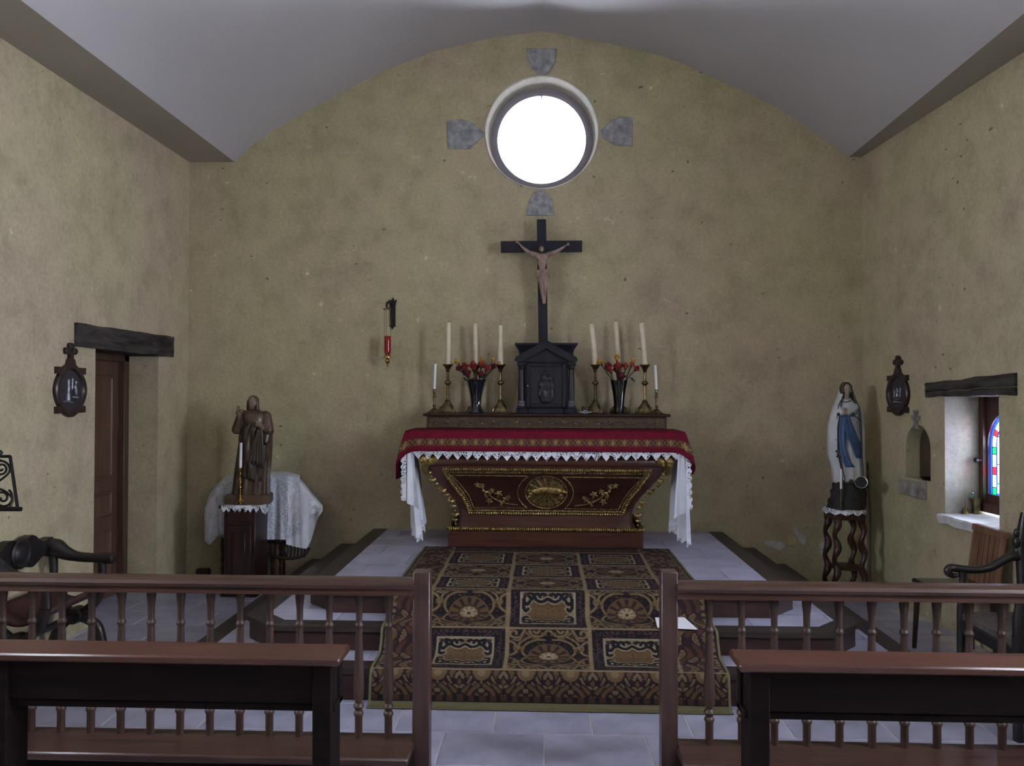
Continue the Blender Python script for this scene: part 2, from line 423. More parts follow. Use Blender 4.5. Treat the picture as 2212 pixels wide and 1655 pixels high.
M['light_wood'] = wood('light_chair_wood', (.20,.105,.06), (.11,.055,.03), .42, 2., 2, coat=.15)
M['stone'] = plain('grey_carved_stone', (.34,.34,.355), .9, var=.22, scale=18, bump=.6, bscale=22, c2=(.19,.19,.21))
M['pale_stone'] = plain('whitewashed_stone', (.66,.66,.66), .85, var=.12, scale=14, bump=.35, bscale=25)
M['block_stone'] = plain('rough_block_stone', (.30,.285,.25), .95, var=.25, scale=14, bump=.6, bscale=30)
M['plaque'] = plain('plaque_dark_wood', (.030,.015,.014), .4, var=.3, scale=14, coat=.15)
M['plaque_field'] = plain('dark_blue_plaque_field', (.030,.028,.042), .35, var=.25, scale=14, coat=.2)
M['plaque_fig'] = plain('pewter_relief', (.33,.33,.37), .4, metal=.5, var=.3, scale=30)
M['lead'] = plain('window_lead', (.03,.03,.035), .6, metal=.3)
M['win_frame'] = wood('window_frame_wood', (.075,.032,.02), (.04,.016,.011), .5, 2., 2)
M['oculus_frame'] = plain('flare_tinted_ring', (.30,.27,.31), .6, var=.05)  # faint purple of lens flare tinted into the ring
M['clear'] = glass('clear_pane', (.97,.98,1.), 1.)
M['frost'] = glass('white_cathedral_glass', (.92,.95,1.), .85)
M['g_red'] = glass('red_glass', (.85,.02,.03), .8)
M['g_green'] = glass('green_glass', (.01,.30,.10), .8)
M['g_blue'] = glass('blue_glass', (.02,.10,.90), .8)
M['g_violet'] = glass('violet_glass', (.16,.03,.55), .8)
M['lamp_red'] = plain('red_lamp_glass', (.55,.006,.02), .12, var=.1, coat=.6)
M['lamp_red'].node_tree.nodes['Principled BSDF'].inputs['Transmission Weight'].default_value = .35
M['vase_dark'] = plain('dark_blue_glass', (.012,.016,.024), .06, var=.2, coat=.8)
M['vase_dark'].node_tree.nodes['Principled BSDF'].inputs['Transmission Weight'].default_value = .3
M['vase_clear'] = glass('smoky_clear_glass', (.62,.64,.62), 1., .03)
M['rose_red'] = plain('red_silk_rose', (.25,.014,.014), .75, var=.25, scale=40, rnd=.25)
M['rose_dark'] = plain('dark_red_silk_rose', (.11,.008,.014), .75, var=.25, scale=40, rnd=.25)
M['rose_orange'] = plain('orange_silk_rose', (.42,.085,.03), .75, var=.25, scale=40, rnd=.2)
M['rose_yellow'] = plain('yellow_silk_rose', (.55,.31,.06), .75, var=.2, scale=40, rnd=.15)
M['stem'] = plain('dark_green_stem', (.016,.022,.014), .6, var=.2)
M['paper'] = plain('white_paper', (.80,.80,.84), .8, var=.03)
M['patch'] = plain('white_filler', (.60,.60,.60), .9, var=.1, scale=20, bump=.3, bscale=40)
M['socket'] = plain('cream_plastic', (.55,.48,.27), .4, var=.04)
M['pipe'] = plain('painted_pipe', (.28,.25,.20), .5, var=.1)
M['rug'] = painted('woven_rug', .95, bump=.5, bscale=500)
M['band'] = painted('embroidered_band', .7)
M['rug_back'] = plain('rug_edge', (.21,.18,.09), .95)

# ================================================================== THE ROOM
YB = -5.5                     # wall behind the camera
def hit(poly, c, a):
    """distance from c along angle a to the outline poly"""
    dx, dy = math.cos(a), math.sin(a); best = None
    for (x0, y0), (x1, y1) in zip(poly, poly[1:]+poly[:1]):
        ex, ey = x1-x0, y1-y0; den = dx*ey-dy*ex
        if abs(den) < 1e-9: continue
        t = ((x0-c[0])*ey-(y0-c[1])*ex)/den; q = ((x0-c[0])*dy-(y0-c[1])*dx)/den
        if t > 1e-6 and -1e-6 <= q <= 1+1e-6 and (best is None or t < best): best = t
    return best or 0
def radial_fill(mb, inner, outer, c, fn, n=96):
    an = sorted(set([2*PI*i/n-PI for i in range(n)] + [math.atan2(y-c[1], x-c[0]) for x, y in outer]
                    + [math.atan2(y-c[1], x-c[0]) for x, y in inner]))
    an = [a for i, a in enumerate(an) if i == 0 or a-an[i-1] > 1e-4]
    vi = []; vo = []
    for a in an:
        ti, to = hit(inner, c, a), hit(outer, c, a)
        vi.append(fn(c[0]+ti*math.cos(a), c[1]+ti*math.sin(a))); vo.append(fn(c[0]+to*math.cos(a), c[1]+to*math.sin(a)))
    mb.rings([vo, vi], False, False)
def wall_cells(mb, fn, s0, s1, z0, z1, holes):
    """flat wall fn(s,z,d) with rectangular holes (s0,s1,z0,z1)"""
    ss = sorted(set([s0, s1]+[h[0] for h in holes]+[h[1] for h in holes])); zz = sorted(set([z0, z1]+[h[2] for h in holes]+[h[3] for h in holes]))
    for a, b in zip(ss, ss[1:]):
        for p, q in zip(zz, zz[1:]):
            cs, cz = (a+b)/2, (p+q)/2
            if any(h[0] < cs < h[1] and h[2] < cz < h[3] for h in holes): continue
            mb.add([fn(a,p,0), fn(b,p,0), fn(b,q,0), fn(a,q,0)], [(0,1,2,3)])
def reveal(mb, fn, h, depth, back=False, d0=0., splay=0.):
    a, b, p, q = h; e = splay
    c0 = [fn(a,p,d0), fn(b,p,d0), fn(b,q,d0), fn(a,q,d0)]; c1 = [fn(a+e,p,depth), fn(b-e,p,depth), fn(b-e,q,depth), fn(a+e,q,depth)]
    mb.add(c0+c1, [(0,1,5,4),(1,2,6,5),(2,3,7,6),(3,0,4,7)] + ([(4,5,6,7)] if back else []))

# --- end wall with the round window
OC = W(1170, 286, D); OR = .500
mb = MB()
circ = [(OC.x+OR*math.cos(2*PI*i/96), OC.z+OR*math.sin(2*PI*i/96)) for i in range(96)]
xr = XRW(D)
outer = [(XLW-.02, -.01), (xr+.02, -.01), (xr+.02, 5.2), (XLW-.02, 5.2)]
radial_fill(mb, circ, outer, (OC.x, OC.z), lambda x, z: (x, D, z))
wall_back = mb.build('wall_back', M['plaster'], kind='structure', smooth=False)
wr = MB()
def ringc(r, y, n=96): return [(OC.x+r*math.cos(2*PI*i/n), y, OC.z+r*math.sin(2*PI*i/n)) for i in range(n)]
wr.rings([ringc(.500, D), ringc(.492, D+.015), ringc(.462, D+.21), ringc(.462, D+.26), ringc(.52, D+.55)], False, False)
wr.build('window_reveal', M['reveal'], wall_back)
# thin chipped lime rim around the opening
rim = MB(); rp = []
for i in range(97):
    a = 2*PI*i/96; r = .503+.006*noise.noise(Vector((math.cos(a)*3, math.sin(a)*3, 1)))
    rp.append((OC.x+r*math.cos(a), D-.001, OC.z+r*math.sin(a)))
rim.tube(rp, .006, 6, False); rim.build('window_rim', M['reveal'], wall_back)
win1 = link('window_1', MB().rings([ringc(.462, D+.19), ringc(.425, D+.185), ringc(.402, D+.20), ringc(.402, D+.235), ringc(.462, D+.24)], False, False).mesh('window_1'), M['oculus_frame'], kind='structure')
pn = MB(); n = 96; pn.add(ringc(.402, D+.215)+[(OC.x, D+.215, OC.z)], [(i, (i+1) % n, n) for i in range(n)])
pn.build('pane', M['clear'], win1, smooth=False)
gl = MB(); gl.box(OC.x-.005, OC.x+.005, D+.205, D+.225, OC.z+.36, OC.z+.405); gl.build('glazing_bar', M['oculus_frame'], win1)
# four dressed stones round the window
def px_poly(pts, Y): return [(W(x, y, Y).x, W(x, y, Y).z) for x, y in pts]
STONES = [[(966,262),(992,258),(1015,262),(1046,287),(1044,295),(1014,322),(968,322)],
          [(1367,255),(1340,253),(1318,262),(1297,284),(1300,296),(1328,314),(1366,316)],
          [(1137,106),(1203,106),(1200,134),(1188,155),(1178,162),(1166,162),(1150,148),(1140,128)],
          [(1136,466),(1198,466),(1193,432),(1180,416),(1170,411),(1156,414),(1144,432)]]
for k, st in enumerate(STONES):
    o = px_poly(st, D); cxx = sum(p[0] for p in o)/len(o); cz = sum(p[1] for p in o)/len(o)
    ins = [(cxx+(x-cxx)*.93, cz+(z-cz)*.93) for x, z in o]
    mb = MB(); mb.rings([[(x, D+.02, z) for x, z in o], [(x, D-.010, z) for x, z in o], [(x, D-.014, z) for x, z in ins]], False, True)
    mb.build('stone', M['stone'], wall_back, smooth=False)
# filler patches and socket on the end wall
for pts in ([(1648,1170),(1660,1168),(1688,1171),(1696,1178),(1690,1186),(1684,1188),(1664,1182)],
            [(1713,1139),(1720,1141),(1727,1152),(1740,1160),(1741,1168),(1736,1177),(1727,1170),(1719,1156)],
            [(1769,1176),(1777,1169),(1786,1170),(1787,1184),(1780,1187),(1772,1184)],
            [(1771,1190),(1778,1189),(1780,1197),(1773,1197)]):
    o = px_poly(pts, D); mb = MB(); mb.prism(o, D+.01, D-.003); mb.build('filler_patch', M['patch'], wall_back, smooth=False)

# --- left wall with the doorway
def fL(s, z, d): return (XLW-d, s, z)
DY0, DY1, DZ = onL(205, 900).y, onL(341, 900).y, 1.965
NW = [(2.05, 2.9, 1.5, 3.2), (-2.1, -1.3, 1.5, 3.2)]       # added nave windows, unseen, placed for side daylight
mb = MB(); wall_cells(mb, fL, YB, D, -.01, 5.2, [(DY0, DY1, 0, DZ)]+NW)
wall_left = mb.build('wall_left', M['plaster'], kind='structure', smooth=False)
mb = MB(); reveal(mb, fL, (DY0, DY1, -.02, DZ), .5, True); mb.build('door_reveal', M['plaster'], wall_left, smooth=False)
for h in NW:
    mb = MB(); reveal(mb, fL, h, .35); mb.build('window_reveal', M['reveal'], wall_left, smooth=False)
# --- right wall with window and small arched niche
def fR(s, z, d): return (XRW(s)+d, s, z)
WY1, WY0 = onR(2041, 950).y, onR(2158, 950).y
WZ0, WZ1 = .80, 1.665
NC = onR(1985, 980); NY1, NY0 = onR(1957, 980).y, onR(2010, 980).y
NZ0, NZ1 = onR(1990, 1037).z, onR(1985, 918).z
cell = (NY0-.06, NY1+.06, NZ0-.03, NZ1+.06)
NWR = [(1.7, 2.85, 1.35, 3.3), (-2.4, -1.4, 1.35, 3.3)]  # added windows too, made larger to light the opposite wall more
mb = MB(); wall_cells(mb, fR, YB, D, -.01, 5.2, [(WY0, WY1, WZ0, WZ1), cell]+NWR)
nr = (NY1-NY0)/2; ncy = (NY0+NY1)/2
arch = [(NY0, NZ0), (NY1, NZ0)] + [(ncy+nr*math.cos(PI*i/16), NZ1-nr+nr*math.sin(PI*i/16)) for i in range(17)]
radial_fill(mb, arch, [(cell[0],cell[2]),(cell[1],cell[2]),(cell[1],cell[3]),(cell[0],cell[3])], (ncy, (NZ0+NZ1)/2), lambda s, z: fR(s, z, 0), 40)
wall_right = mb.build('wall_right', M['plaster'], kind='structure', smooth=False)
mb = MB(); mb.rings([[fR(s, z, 0) for s, z in arch], [fR(s, z, .105) for s, z in arch]], False, False)
mb.build('niche_lining', M['plaster'], wall_right, angle=50)
mb = MB(); mb.add([fR(s, z, .105) for s, z in arch], [tuple(range(len(arch)))])
mb.build('niche_back', M['niche'], wall_right, smooth=False)
mb = MB(); reveal(mb, fR, (WY0, WY1, WZ0, WZ1), .60); mb.build('window_reveal', M['window_reveal'], wall_right, smooth=False)
for h in NWR:
    mb = MB(); reveal(mb, fR, h, .35); mb.build('window_reveal', M['reveal'], wall_right, smooth=False)
# added clear windows, standing in for the unseen ones of the nave
for wi, (h, fn) in enumerate(((NW[0], fL), (NWR[0], fR), (NW[1], fL), (NWR[1], fR))):
    a, b, p, q = h; bars = [(a, a+.06, p, q), (b-.06, b, p, q), (a+.06, b-.06, p, p+.06), (a+.06, b-.06, q-.06, q)]
    root = None
    for k, (ya, yb_, za, zb_) in enumerate(bars + [((a+b)/2-.018, (a+b)/2+.018, p+.06, q-.06)] + [(a+.06, b-.06, lerp(p, q, t)-.014, lerp(p, q, t)+.014) for t in (.35, .65)]):
        mb = MB(); vs = [fn(s_, z, d) for s_ in (ya, yb_) for d in (.20, .25) for z in (za, zb_)]
        mb.add(vs, [(0,1,3,2),(4,6,7,5),(0,4,5,1),(2,3,7,6),(0,2,6,4),(1,5,7,3)])
        o = mb.build('window_%d' % (3+wi) if root is None else 'window_bar', M['win_frame'], root, smooth=False, kind='structure' if root is None else None)
        if root is None: root = o
    mb = MB(); mb.add([fn(a+.05, p+.05, .225), fn(b-.05, p+.05, .225), fn(b-.05, q-.05, .225), fn(a+.05, q-.05, .225)], [(0,1,2,3)]); mb.build('pane', M['clear'], root, smooth=False)
# --- wall behind the camera, with the open entrance
def fB(s, z, d): return (s, YB-d, z)
mb = MB(); wall_cells(mb, fB, XLW-.02, XRW(YB)+.02, -.01, 5.2, []); wall_front = mb.build('wall_front', M['plaster'], kind='structure', smooth=False)
# --- vault and flat soffits
prof = [(507,344),(550,310),(607,272),(700,220),(780,178),(850,145),(950,108),(1050,85),(1120,74),(1169,67),(1215,74),(1256,82),(1366,105),(1456,130),(1556,175),(1646,217),(1706,250),(1776,298),(1834,337)]
vp = [(W(x, y, D).x, W(x, y, D).z) for x, y in prof]; z0 = ZS; vp[0] = (vp[0][0], z0); vp[-1] = (vp[-1][0], z0)
apex = 9
ys = [D+.01, 5.5, 4, 2, 0, -2.5, YB-.01]
def vsec(y):
    out = []
    for i, (x, z) in enumerate(vp):
        if i > apex: x = vp[apex][0] + (x-vp[apex][0])*(1-.026*(D-y)/(vp[-1][0]-vp[apex][0]))
        out.append((x, y, z))
    return out
def dens(sec):
    L_ = smooth_path(sec[:apex+1], 4); R_ = smooth_path(sec[apex:], 4)
    return [tuple(p) for p in L_]+[tuple(p) for p in R_[1:]]
mb = MB(); mb.rings([dens(vsec(y)) for y in ys], False, False, closed=False)
ceiling = mb.build('ceiling', M['ceiling'], kind='structure', angle=20)
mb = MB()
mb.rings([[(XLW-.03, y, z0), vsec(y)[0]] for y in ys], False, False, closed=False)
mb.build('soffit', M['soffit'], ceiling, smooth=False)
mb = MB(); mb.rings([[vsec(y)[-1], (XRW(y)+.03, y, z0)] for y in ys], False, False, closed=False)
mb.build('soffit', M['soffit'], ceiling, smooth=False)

# --- floor: mortar bed and stone tiles
mb = MB(); mb.box(XLW-.55, XRW(YB)+.3, YB-.45, D+.02, -.12, -.003); floor = mb.build('floor', M['grout'], kind='structure', smooth=False)
TW, TD, G = .485, .335, .006
Y1, Y2, Y3 = 4.20, 4.48, 4.75
Z1, Z2, Z3 = .175, .313, .448
LV = [(-2.03, 2.126, Y1, Z1), (-1.766, 1.862, Y2, Z2), (-1.476, 1.586, Y3, Z3)]
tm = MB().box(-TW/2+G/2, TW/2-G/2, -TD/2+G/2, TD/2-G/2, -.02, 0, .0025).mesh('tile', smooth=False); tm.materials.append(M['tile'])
def tile_rows(ya, yb):
    k = math.floor((ya-3.84)/TD)
    while 3.84+k*TD < yb:
        yc = 3.84+(k+.5)*TD; off = (.255 if k % 2 == 0 else .02)
        for i in range(-9, 9): yield off+(i+.5)*TW, yc
        k += 1
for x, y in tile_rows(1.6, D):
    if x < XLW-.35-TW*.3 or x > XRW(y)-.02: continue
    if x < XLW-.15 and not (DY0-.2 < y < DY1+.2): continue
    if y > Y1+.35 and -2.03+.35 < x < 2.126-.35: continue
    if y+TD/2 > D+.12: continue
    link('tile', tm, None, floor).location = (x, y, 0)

# ================================================================== ALTAR STEPS
def octo(xl, xr_, yf, c=.21, ins=0.):
    """plan of one level, inset by ins, back edge on the end wall"""
    t = c - ins*(2-math.sqrt(2)) if False else c - ins*.586
    xl += ins; xr_ -= ins; yf += ins
    return [(xl, D-.004), (xl, yf+t), (xl+t, yf), (xr_-t, yf), (xr_, yf+t), (xr_, D-.004)]
def clip(poly, cl):
    out = poly
    for (x0, y0), (x1, y1) in zip(cl, cl[1:]+cl[:1]):
        inp = out; out = []
        if not inp: break
        def side(p): return (x1-x0)*(p[1]-y0)-(y1-y0)*(p[0]-x0)
        for a, b in zip(inp, inp[1:]+inp[:1]):
            sa, sb = side(a), side(b)
            if sa >= 0: out.append(a)
            if (sa >= 0) != (sb >= 0): t = sa/(sa-sb); out.append((lerp(a[0],b[0],t), lerp(a[1],b[1],t)))
    return out
def area(p): return abs(sum(a[0]*b[1]-b[0]*a[1] for a, b in zip(p, p[1:]+p[:1])))/2
def inside(p, poly): return all((b[0]-a[0])*(p[1]-a[1])-(b[1]-a[1])*(p[0]-a[0]) >= 0 for a, b in zip(poly, poly[1:]+poly[:1]))
steps = thing('altar_steps', (.05, Y1, 0), 'three broad chamfered altar steps with dark wood edges and stone tile treads', 'steps')
zlow = 0
for li, (xl, xr_, yf, zt) in enumerate(LV):
    rz = octo(xl, xr_, yf, ins=.018); ou = octo(xl, xr_, yf); inn = octo(xl, xr_, yf, ins=.125)
    for a, b in zip(rz, rz[1:]):
        d = Vector((b[0]-a[0], b[1]-a[1])); nn = Vector((-d.y, d.x)).normalized()*.02
        mb = MB(); mb.prism([(a[0],a[1]),(b[0],b[1]),(b[0]+nn.x,b[1]+nn.y),(a[0]+nn.x,a[1]+nn.y)], zlow, zt-.028, lambda x, y, z: (x, z, y))
        mb.build('riser_board', M['riser'], steps, smooth=False)
    for i in range(5):
        q = [ou[i], ou[i+1], inn[i+1], inn[i]]
        cx = sum(p[0] for p in q)/4; cy = sum(p[1] for p in q)/4
        mb = MB(); top = [(cx+(x-cx)*.997, cy+(y-cy)*.997) for x, y in q]
        mb.rings([[(x, y, zt-.03) for x, y in q], [(x, y, zt-.004) for x, y in q], [(x, y, zt) for x, y in top]], True, True)
        mb.build('nosing_board', M['step_wood'], steps, smooth=False)
    # bed under the tiles
    mb = MB(); bed = octo(xl, xr_, yf, ins=.12); mb.prism(bed, zlow, zt-.006, lambda x, y, z: (x, z, y)); mb.build('tread_bed', M['grout'], steps, smooth=False)
    nxt = octo(LV[li+1][0], LV[li+1][1], LV[li+1][2], ins=.06) if li < 2 else None
    for x, y in tile_rows(yf-.2, D):
        r = [(x-TW/2+.003, y-TD/2+.003), (x+TW/2-.003, y-TD/2+.003), (x+TW/2-.003, y+TD/2-.003), (x-TW/2+.003, y+TD/2-.003)]
        p = clip(r, [(inn[i][0], inn[i][1]) for i in range(6)])
        if len(p) < 3 or area(p) < .002: continue
        if nxt and all(inside(v, nxt) for v in p): continue
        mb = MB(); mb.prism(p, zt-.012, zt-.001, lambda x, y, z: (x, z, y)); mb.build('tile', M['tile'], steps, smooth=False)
    zlow = zt

# ================================================================== RUG
def rug():
    rl, rr = -.905, .995
    path = [(6.13, Z3+.004), (5.0, Z3+.004), (4.78, Z3+.005), (4.735, Z3-.002), (4.712, Z3-.05), (4.70, Z2+.055), (4.66, Z2+.02), (4.56, Z2+.012), (4.49, Z2+.010), (4.455, Z2-.004), (4.437, Z2-.055), (4.42, Z1+.055), (4.38, Z1+.02), (4.29, Z1+.012), (4.21, Z1+.010), (4.176, Z1-.006), (4.160, Z1-.06), (4.155, .06), (4.14, .012), (4.10, .006)]
    P = smooth_path([(0, y, z) for y, z in path], 12); Ls = [0]
    for a, b in zip(P, P[1:]): Ls.append(Ls[-1]+(b-a).length)
    def at(s):
        i = int(np.searchsorted(Ls, s)); i = max(1, min(i, len(P)-1)); t = (s-Ls[i-1])/max(1e-9, Ls[i]-Ls[i-1]); return P[i-1].lerp(P[i], min(1, max(0, t)))
    def s_of(yy):      # first length whose y is below yy
        for a, l in zip(P, Ls):
            if a.y <= yy: return l
    bounds = [s_of(6.02), s_of(5.57), s_of(5.186), s_of(4.825), s_of(4.475), s_of(4.195)]
    NU, NV = 340, 560; Lt = Ls[-1]
    S = [Lt*(j/NV) for j in range(NV+1)]
    # more rows on the steps
    S = [Lt*((j/NV)**.72) for j in range(NV+1)]
    vs = []; vv = np.zeros(NV+1)
    for j, s in enumerate(S):
        p = at(s)
        if s <= bounds[0]: v = -(bounds[0]-s)/.42
        elif s >= bounds[5]: v = 5+(s-bounds[5])/.42
        else:
            k = max(i for i in range(5) if bounds[i] <= s); v = k+(s-bounds[k])/(bounds[k+1]-bounds[k])
        vv[j] = v
        for i in range(NU+1):
            u = i/NU; x = rl+(rr-rl)*u
            dz = .0035*noise.noise(Vector((x*4, s*4, 3)))
            vs.append((x+.006*noise.noise(Vector((s*3, 0, u*2))), p.y-abs(dz), p.z+dz*.6))
    fs = [(j*(NU+1)+i, (j+1)*(NU+1)+i, (j+1)*(NU+1)+i+1, j*(NU+1)+i+1) for j in range(NV) for i in range(NU)]
    m = bpy.data.meshes.new('rug'); m.from_pydata(vs, [], fs); m.shade_smooth()
    U, V = np.meshgrid(np.linspace(rl, rr, NU+1), vv)
    tan = np.array((.165,.122,.070)); gold = np.array((.100,.064,.031)); cream = np.array((.24,.195,.125)); blk = np.array((.013,.011,.014)); mar = np.array((.028,.016,.019)); rust = np.array((.066,.031,.019)); khaki = np.array((.16,.14,.075))
    C = np.zeros(U.shape+(3,)); C[:] = mar
    def put(mask, col): C[mask] = col
    fx0, fx1 = -.655, .745; wcol = (fx1-fx0)/3
    col = np.floor((U-fx0)/wcol); row = np.floor(V)
    a = ((U-fx0)/wcol-col)*2-1; b = (V-row)*2-1; A, B = np.abs(a), np.abs(b)
    field = (U > fx0) & (U < fx1) & (V >= 0) & (V < 5)
    arab = np.sin(17*A+3.0*np.sin(12*B+.6)+1)*np.cos(16*B+2.8*np.sin(11*A))
    arab2 = np.sin(27*A+2*np.sin(19*B+1))*np.sin(25*B+2.2*np.sin(17*A))
    r = np.sqrt((A*1.05)**2+(B*1.05)**2)
    tA = ((col+row) % 2 == 0) & field; tB = ((col+row) % 2 == 1) & field
    mx = np.maximum(A, B)
    def curve(pts, w):
        """distance mask of a scroll drawn in one quarter panel and mirrored"""
        Q = smooth_path([(p[0], p[1], 0) for p in pts], 6); dmin = np.full(A.shape, 9.)
        for p0, p1 in zip(Q, Q[1:]):
            ex, ey = p1.x-p0.x, p1.y-p0.y; l2 = ex*ex+ey*ey+1e-9
            t = np.clip(((A-p0.x)*ex+(B-p0.y)*ey)/l2, 0, 1); np.minimum(dmin, np.hypot(A-p0.x-t*ex, B-p0.y-t*ey), out=dmin)
        return dmin < w
    def leaf(cx, cy, rx, ry, an):
        c, s = math.cos(an), math.sin(an); x, y = (A-cx)*c+(B-cy)*s, -(A-cx)*s+(B-cy)*c
        return (x/rx)**2+(y/ry)**2 < 1
    # light panels: dark frame, cream line, tan field with black corner scrolls and a golden centre
    put(tA, blk); put(tA & (arab2 > .45) & (mx > .72), mar*2.0); put(tA & (np.abs(mx-.84) < .018) & (np.sin(45*A)*np.sin(45*B) > 0), rust)
    inn_ = tA & (mx < .70); put(inn_, cream); inn_ = tA & (mx < .65); put(inn_, tan)
    put(inn_ & (r < .56), gold); put(inn_ & (r < .56) & (arab2 > .55), rust*1.3)
    s1 = [(.02,.44),(.16,.36),(.30,.42),(.34,.54),(.24,.58),(.20,.50)]; s2 = [(.34,.54),(.46,.60),(.58,.52),(.60,.38),(.52,.30),(.46,.38)]; s3 = [(.60,.38),(.62,.22),(.56,.10),(.50,.16)]
    for c_ in (s1, s2, s3): put(inn_ & curve(c_, .075), cream)
    for c_ in (s1, s2, s3): put(inn_ & curve(c_, .046), blk)
    put(inn_ & leaf(.10,.57,.09,.05,.3), blk); put(inn_ & leaf(.44,.47,.10,.05,.9), blk); put(inn_ & leaf(.57,.57,.07,.05,-.7), mar*1.5)
    # dark panels: arabesques on black round a golden medallion with a flower
    put(tB, tan*.9); dk = tB & (mx < .94); put(dk, blk); put(dk & (arab2 > .62), rust)
    for c_, w_ in (([(.03,.90),(.18,.74),(.38,.76),(.46,.90)], .035), ([(.92,.08),(.78,.22),(.80,.46),(.93,.58)], .035), ([(.58,.90),(.70,.70),(.90,.72),(.92,.86),(.80,.88),(.78,.80)], .038), ([(.10,.62),(.36,.60),(.58,.44),(.62,.20),(.54,.04)], .030), ([(.40,.74),(.56,.64),(.70,.50),(.74,.30)], .028), ([(.22,.90),(.28,.82),(.36,.88)], .03), ([(.84,.62),(.72,.60),(.66,.70)], .03)):
        put(dk & curve(c_, w_*.8+.016), gold*.6); put(dk & curve(c_, w_*.62), tan)
    for (cx_, cy_2, rx_, ry_, an_) in ((.50,.80,.09,.04,.8),(.82,.34,.08,.04,1.4),(.30,.68,.10,.04,.1),(.66,.34,.09,.04,1.2),(.88,.92,.06,.05,0),(.12,.80,.07,.05,.5)): put(dk & leaf(cx_, cy_2, rx_, ry_, an_), gold*1.1)
    ov = np.hypot(A/.52, B/.50); put(dk & (ov < 1), gold*.85); th = np.arctan2(b, a)
    put(dk & (ov < .92) & (np.cos(12*th) > .25) & (ov > .55), mar); put(dk & (ov < .55), tan*.95); put(dk & (ov < .55) & (ov > .44), rust*.8)
    put(dk & (r < .15+.07*np.cos(8*th)), cream*1.1); put(dk & (r < .06), rust)
    # tan lines between panels
    put(field & (mx > .955), tan*1.12)
    # borders
    side = ((U <= fx0) | (U >= fx1)) & (V < 5.12)
    q = np.where(U <= fx0, (fx0-U)/.25, (U-fx1)/.25)
    w1 = np.sin(V*PI*2.2+2.5*np.sin(q*6)); w2 = np.cos(q*15+2*np.sin(V*PI*4))
    put(side, mar); put(side & (w1*w2 > .25), gold); put(side & (w1*w2 < -.45), rust); put(side & (np.abs(w1*w2-.33) < .06), cream*.9)
    put(side & (q > .80) & (np.sin(V*60) > 0), tan*.8); put(side & (q > .90), blk); put(side & (q > .94), khaki); put(side & (q < .06), tan)
    bot = V >= 5
    vb = (V-5)/.46; px = (U-fx0)/wcol*2
    k1 = np.abs((px % 1)-.5)*2; e = np.sin(9*k1+3*np.sin(7*vb))*np.cos(10*vb+2*np.sin(6*k1))
    put(bot, mar*.8); put(bot & (e > .2), gold*.9); put(bot & (e < -.55), tan*.8); put(bot & (np.hypot(k1*1.1, (vb-.12)*2.2) < .42), gold*1.15); put(bot & (np.hypot(k1*1.1, (vb-.12)*2.2) < .2), tan)
    put(bot & (vb < .05), tan*1.05); put(bot & (vb > .70), rust*.8); put(bot & (vb > .70) & (np.sin(U*110) > .2), blk); put(bot & (vb > .84), blk); put(bot & (vb > .87), khaki*.8)
    put((q > .94) & (V >= 5) & ((U <= fx0) | (U >= fx1)), khaki)
    tp = (V < 0) & (U > fx0) & (U < fx1); put(tp, mar); put(tp & (np.sin(U*40)*np.sin(V*60) > .2), gold*.8); put(tp & (V > -.04), tan)
    rng = np.random.default_rng(3); C *= (1+.22*(rng.random(U.shape)-.5))[..., None]
    ca = m.color_attributes.new('pat', 'FLOAT_COLOR', 'POINT')
    buf = np.ones((U.size, 4), np.float32); buf[:, :3] = C.reshape(-1, 3); ca.data.foreach_set('color', buf.ravel())
    o = link('rug', m, M['rug']); so = o.modifiers.new('thick', 'SOLIDIFY'); so.thickness = .006; so.offset = 0
    return tag(o, 'brown and black patterned rug with checkered floral panels running down the altar steps', 'rug')
rug()
# sheet of paper lying on the rug
pp = [FL(1415,1337,Z2+.02), FL(1420,1358,Z2+.02), FL(1507,1360,Z2+.02), FL(1478,1336,Z2+.02)]
mb = MB(); zz = Z2+.021
mb.prism([(p.x, p.y) for p in pp], zz, zz+.003, lambda x, y, z: (x, z, y+.004*math.sin(x*40)))
tag(mb.build('paper_sheet', M['paper'], smooth=False), 'white sheet of paper lying on the rugged altar step behind the rail post', 'paper')

# ================================================================== ALTAR
AXC = (W(968,1182,6.15).x+W(1390,1182,6.15).x)/2
HP = (W(1390,1182,6.15).x-W(968,1182,6.15).x)/2          # half width of plinth
altar = thing('altar', (AXC, 6.4, Z3), 'carved mahogany altar with flared sides, gilt mouldings and gilt oval medallion', 'altar')
PZ = .575
mb = MB(); mb.box(AXC-HP, AXC+HP, 6.155, 6.90, Z3, PZ, .006); mb.build('plinth', M['mahogany'], altar)
def leafy(path, r, n, bump, up=(0,-1,0), k=7):
    """carved gilt moulding: a bar whose surface swells into a row of leaves"""
    P = [Vector(p) for p in path]; L_ = [0]
    for a, b in zip(P, P[1:]): L_.append(L_[-1]+(b-a).length)
    out = []; rr = []
    for i in range(n*k+1):
        s = L_[-1]*i/(n*k); j = max(1, min(len(P)-1, int(np.searchsorted(L_, s))))
        t = (s-L_[j-1])/max(1e-9, L_[j]-L_[j-1]); out.append(P[j-1].lerp(P[j], min(1, t)))
        rr.append(r*(1+bump*(abs(math.sin(PI*i/k))**.7-.6)))
    return out, rr
mb = MB(); p, r = leafy([(AXC-HP+.002, 6.158, PZ+.014), (AXC+HP-.002, 6.158, PZ+.014)], .016, 96, .55, k=5); mb.tube(p, r, 8)
mb.build('gilt_base_moulding', M['gilt'], altar)
for sx in (-1, 1):
    mb = MB(); p, r = leafy([(AXC+sx*(HP-.002), 6.158, PZ+.014), (AXC+sx*(HP-.002), 6.9, PZ+.014)], .016, 46, .55, k=5); mb.tube(p, r, 8); mb.build('gilt_base_moulding', M['gilt'], altar)
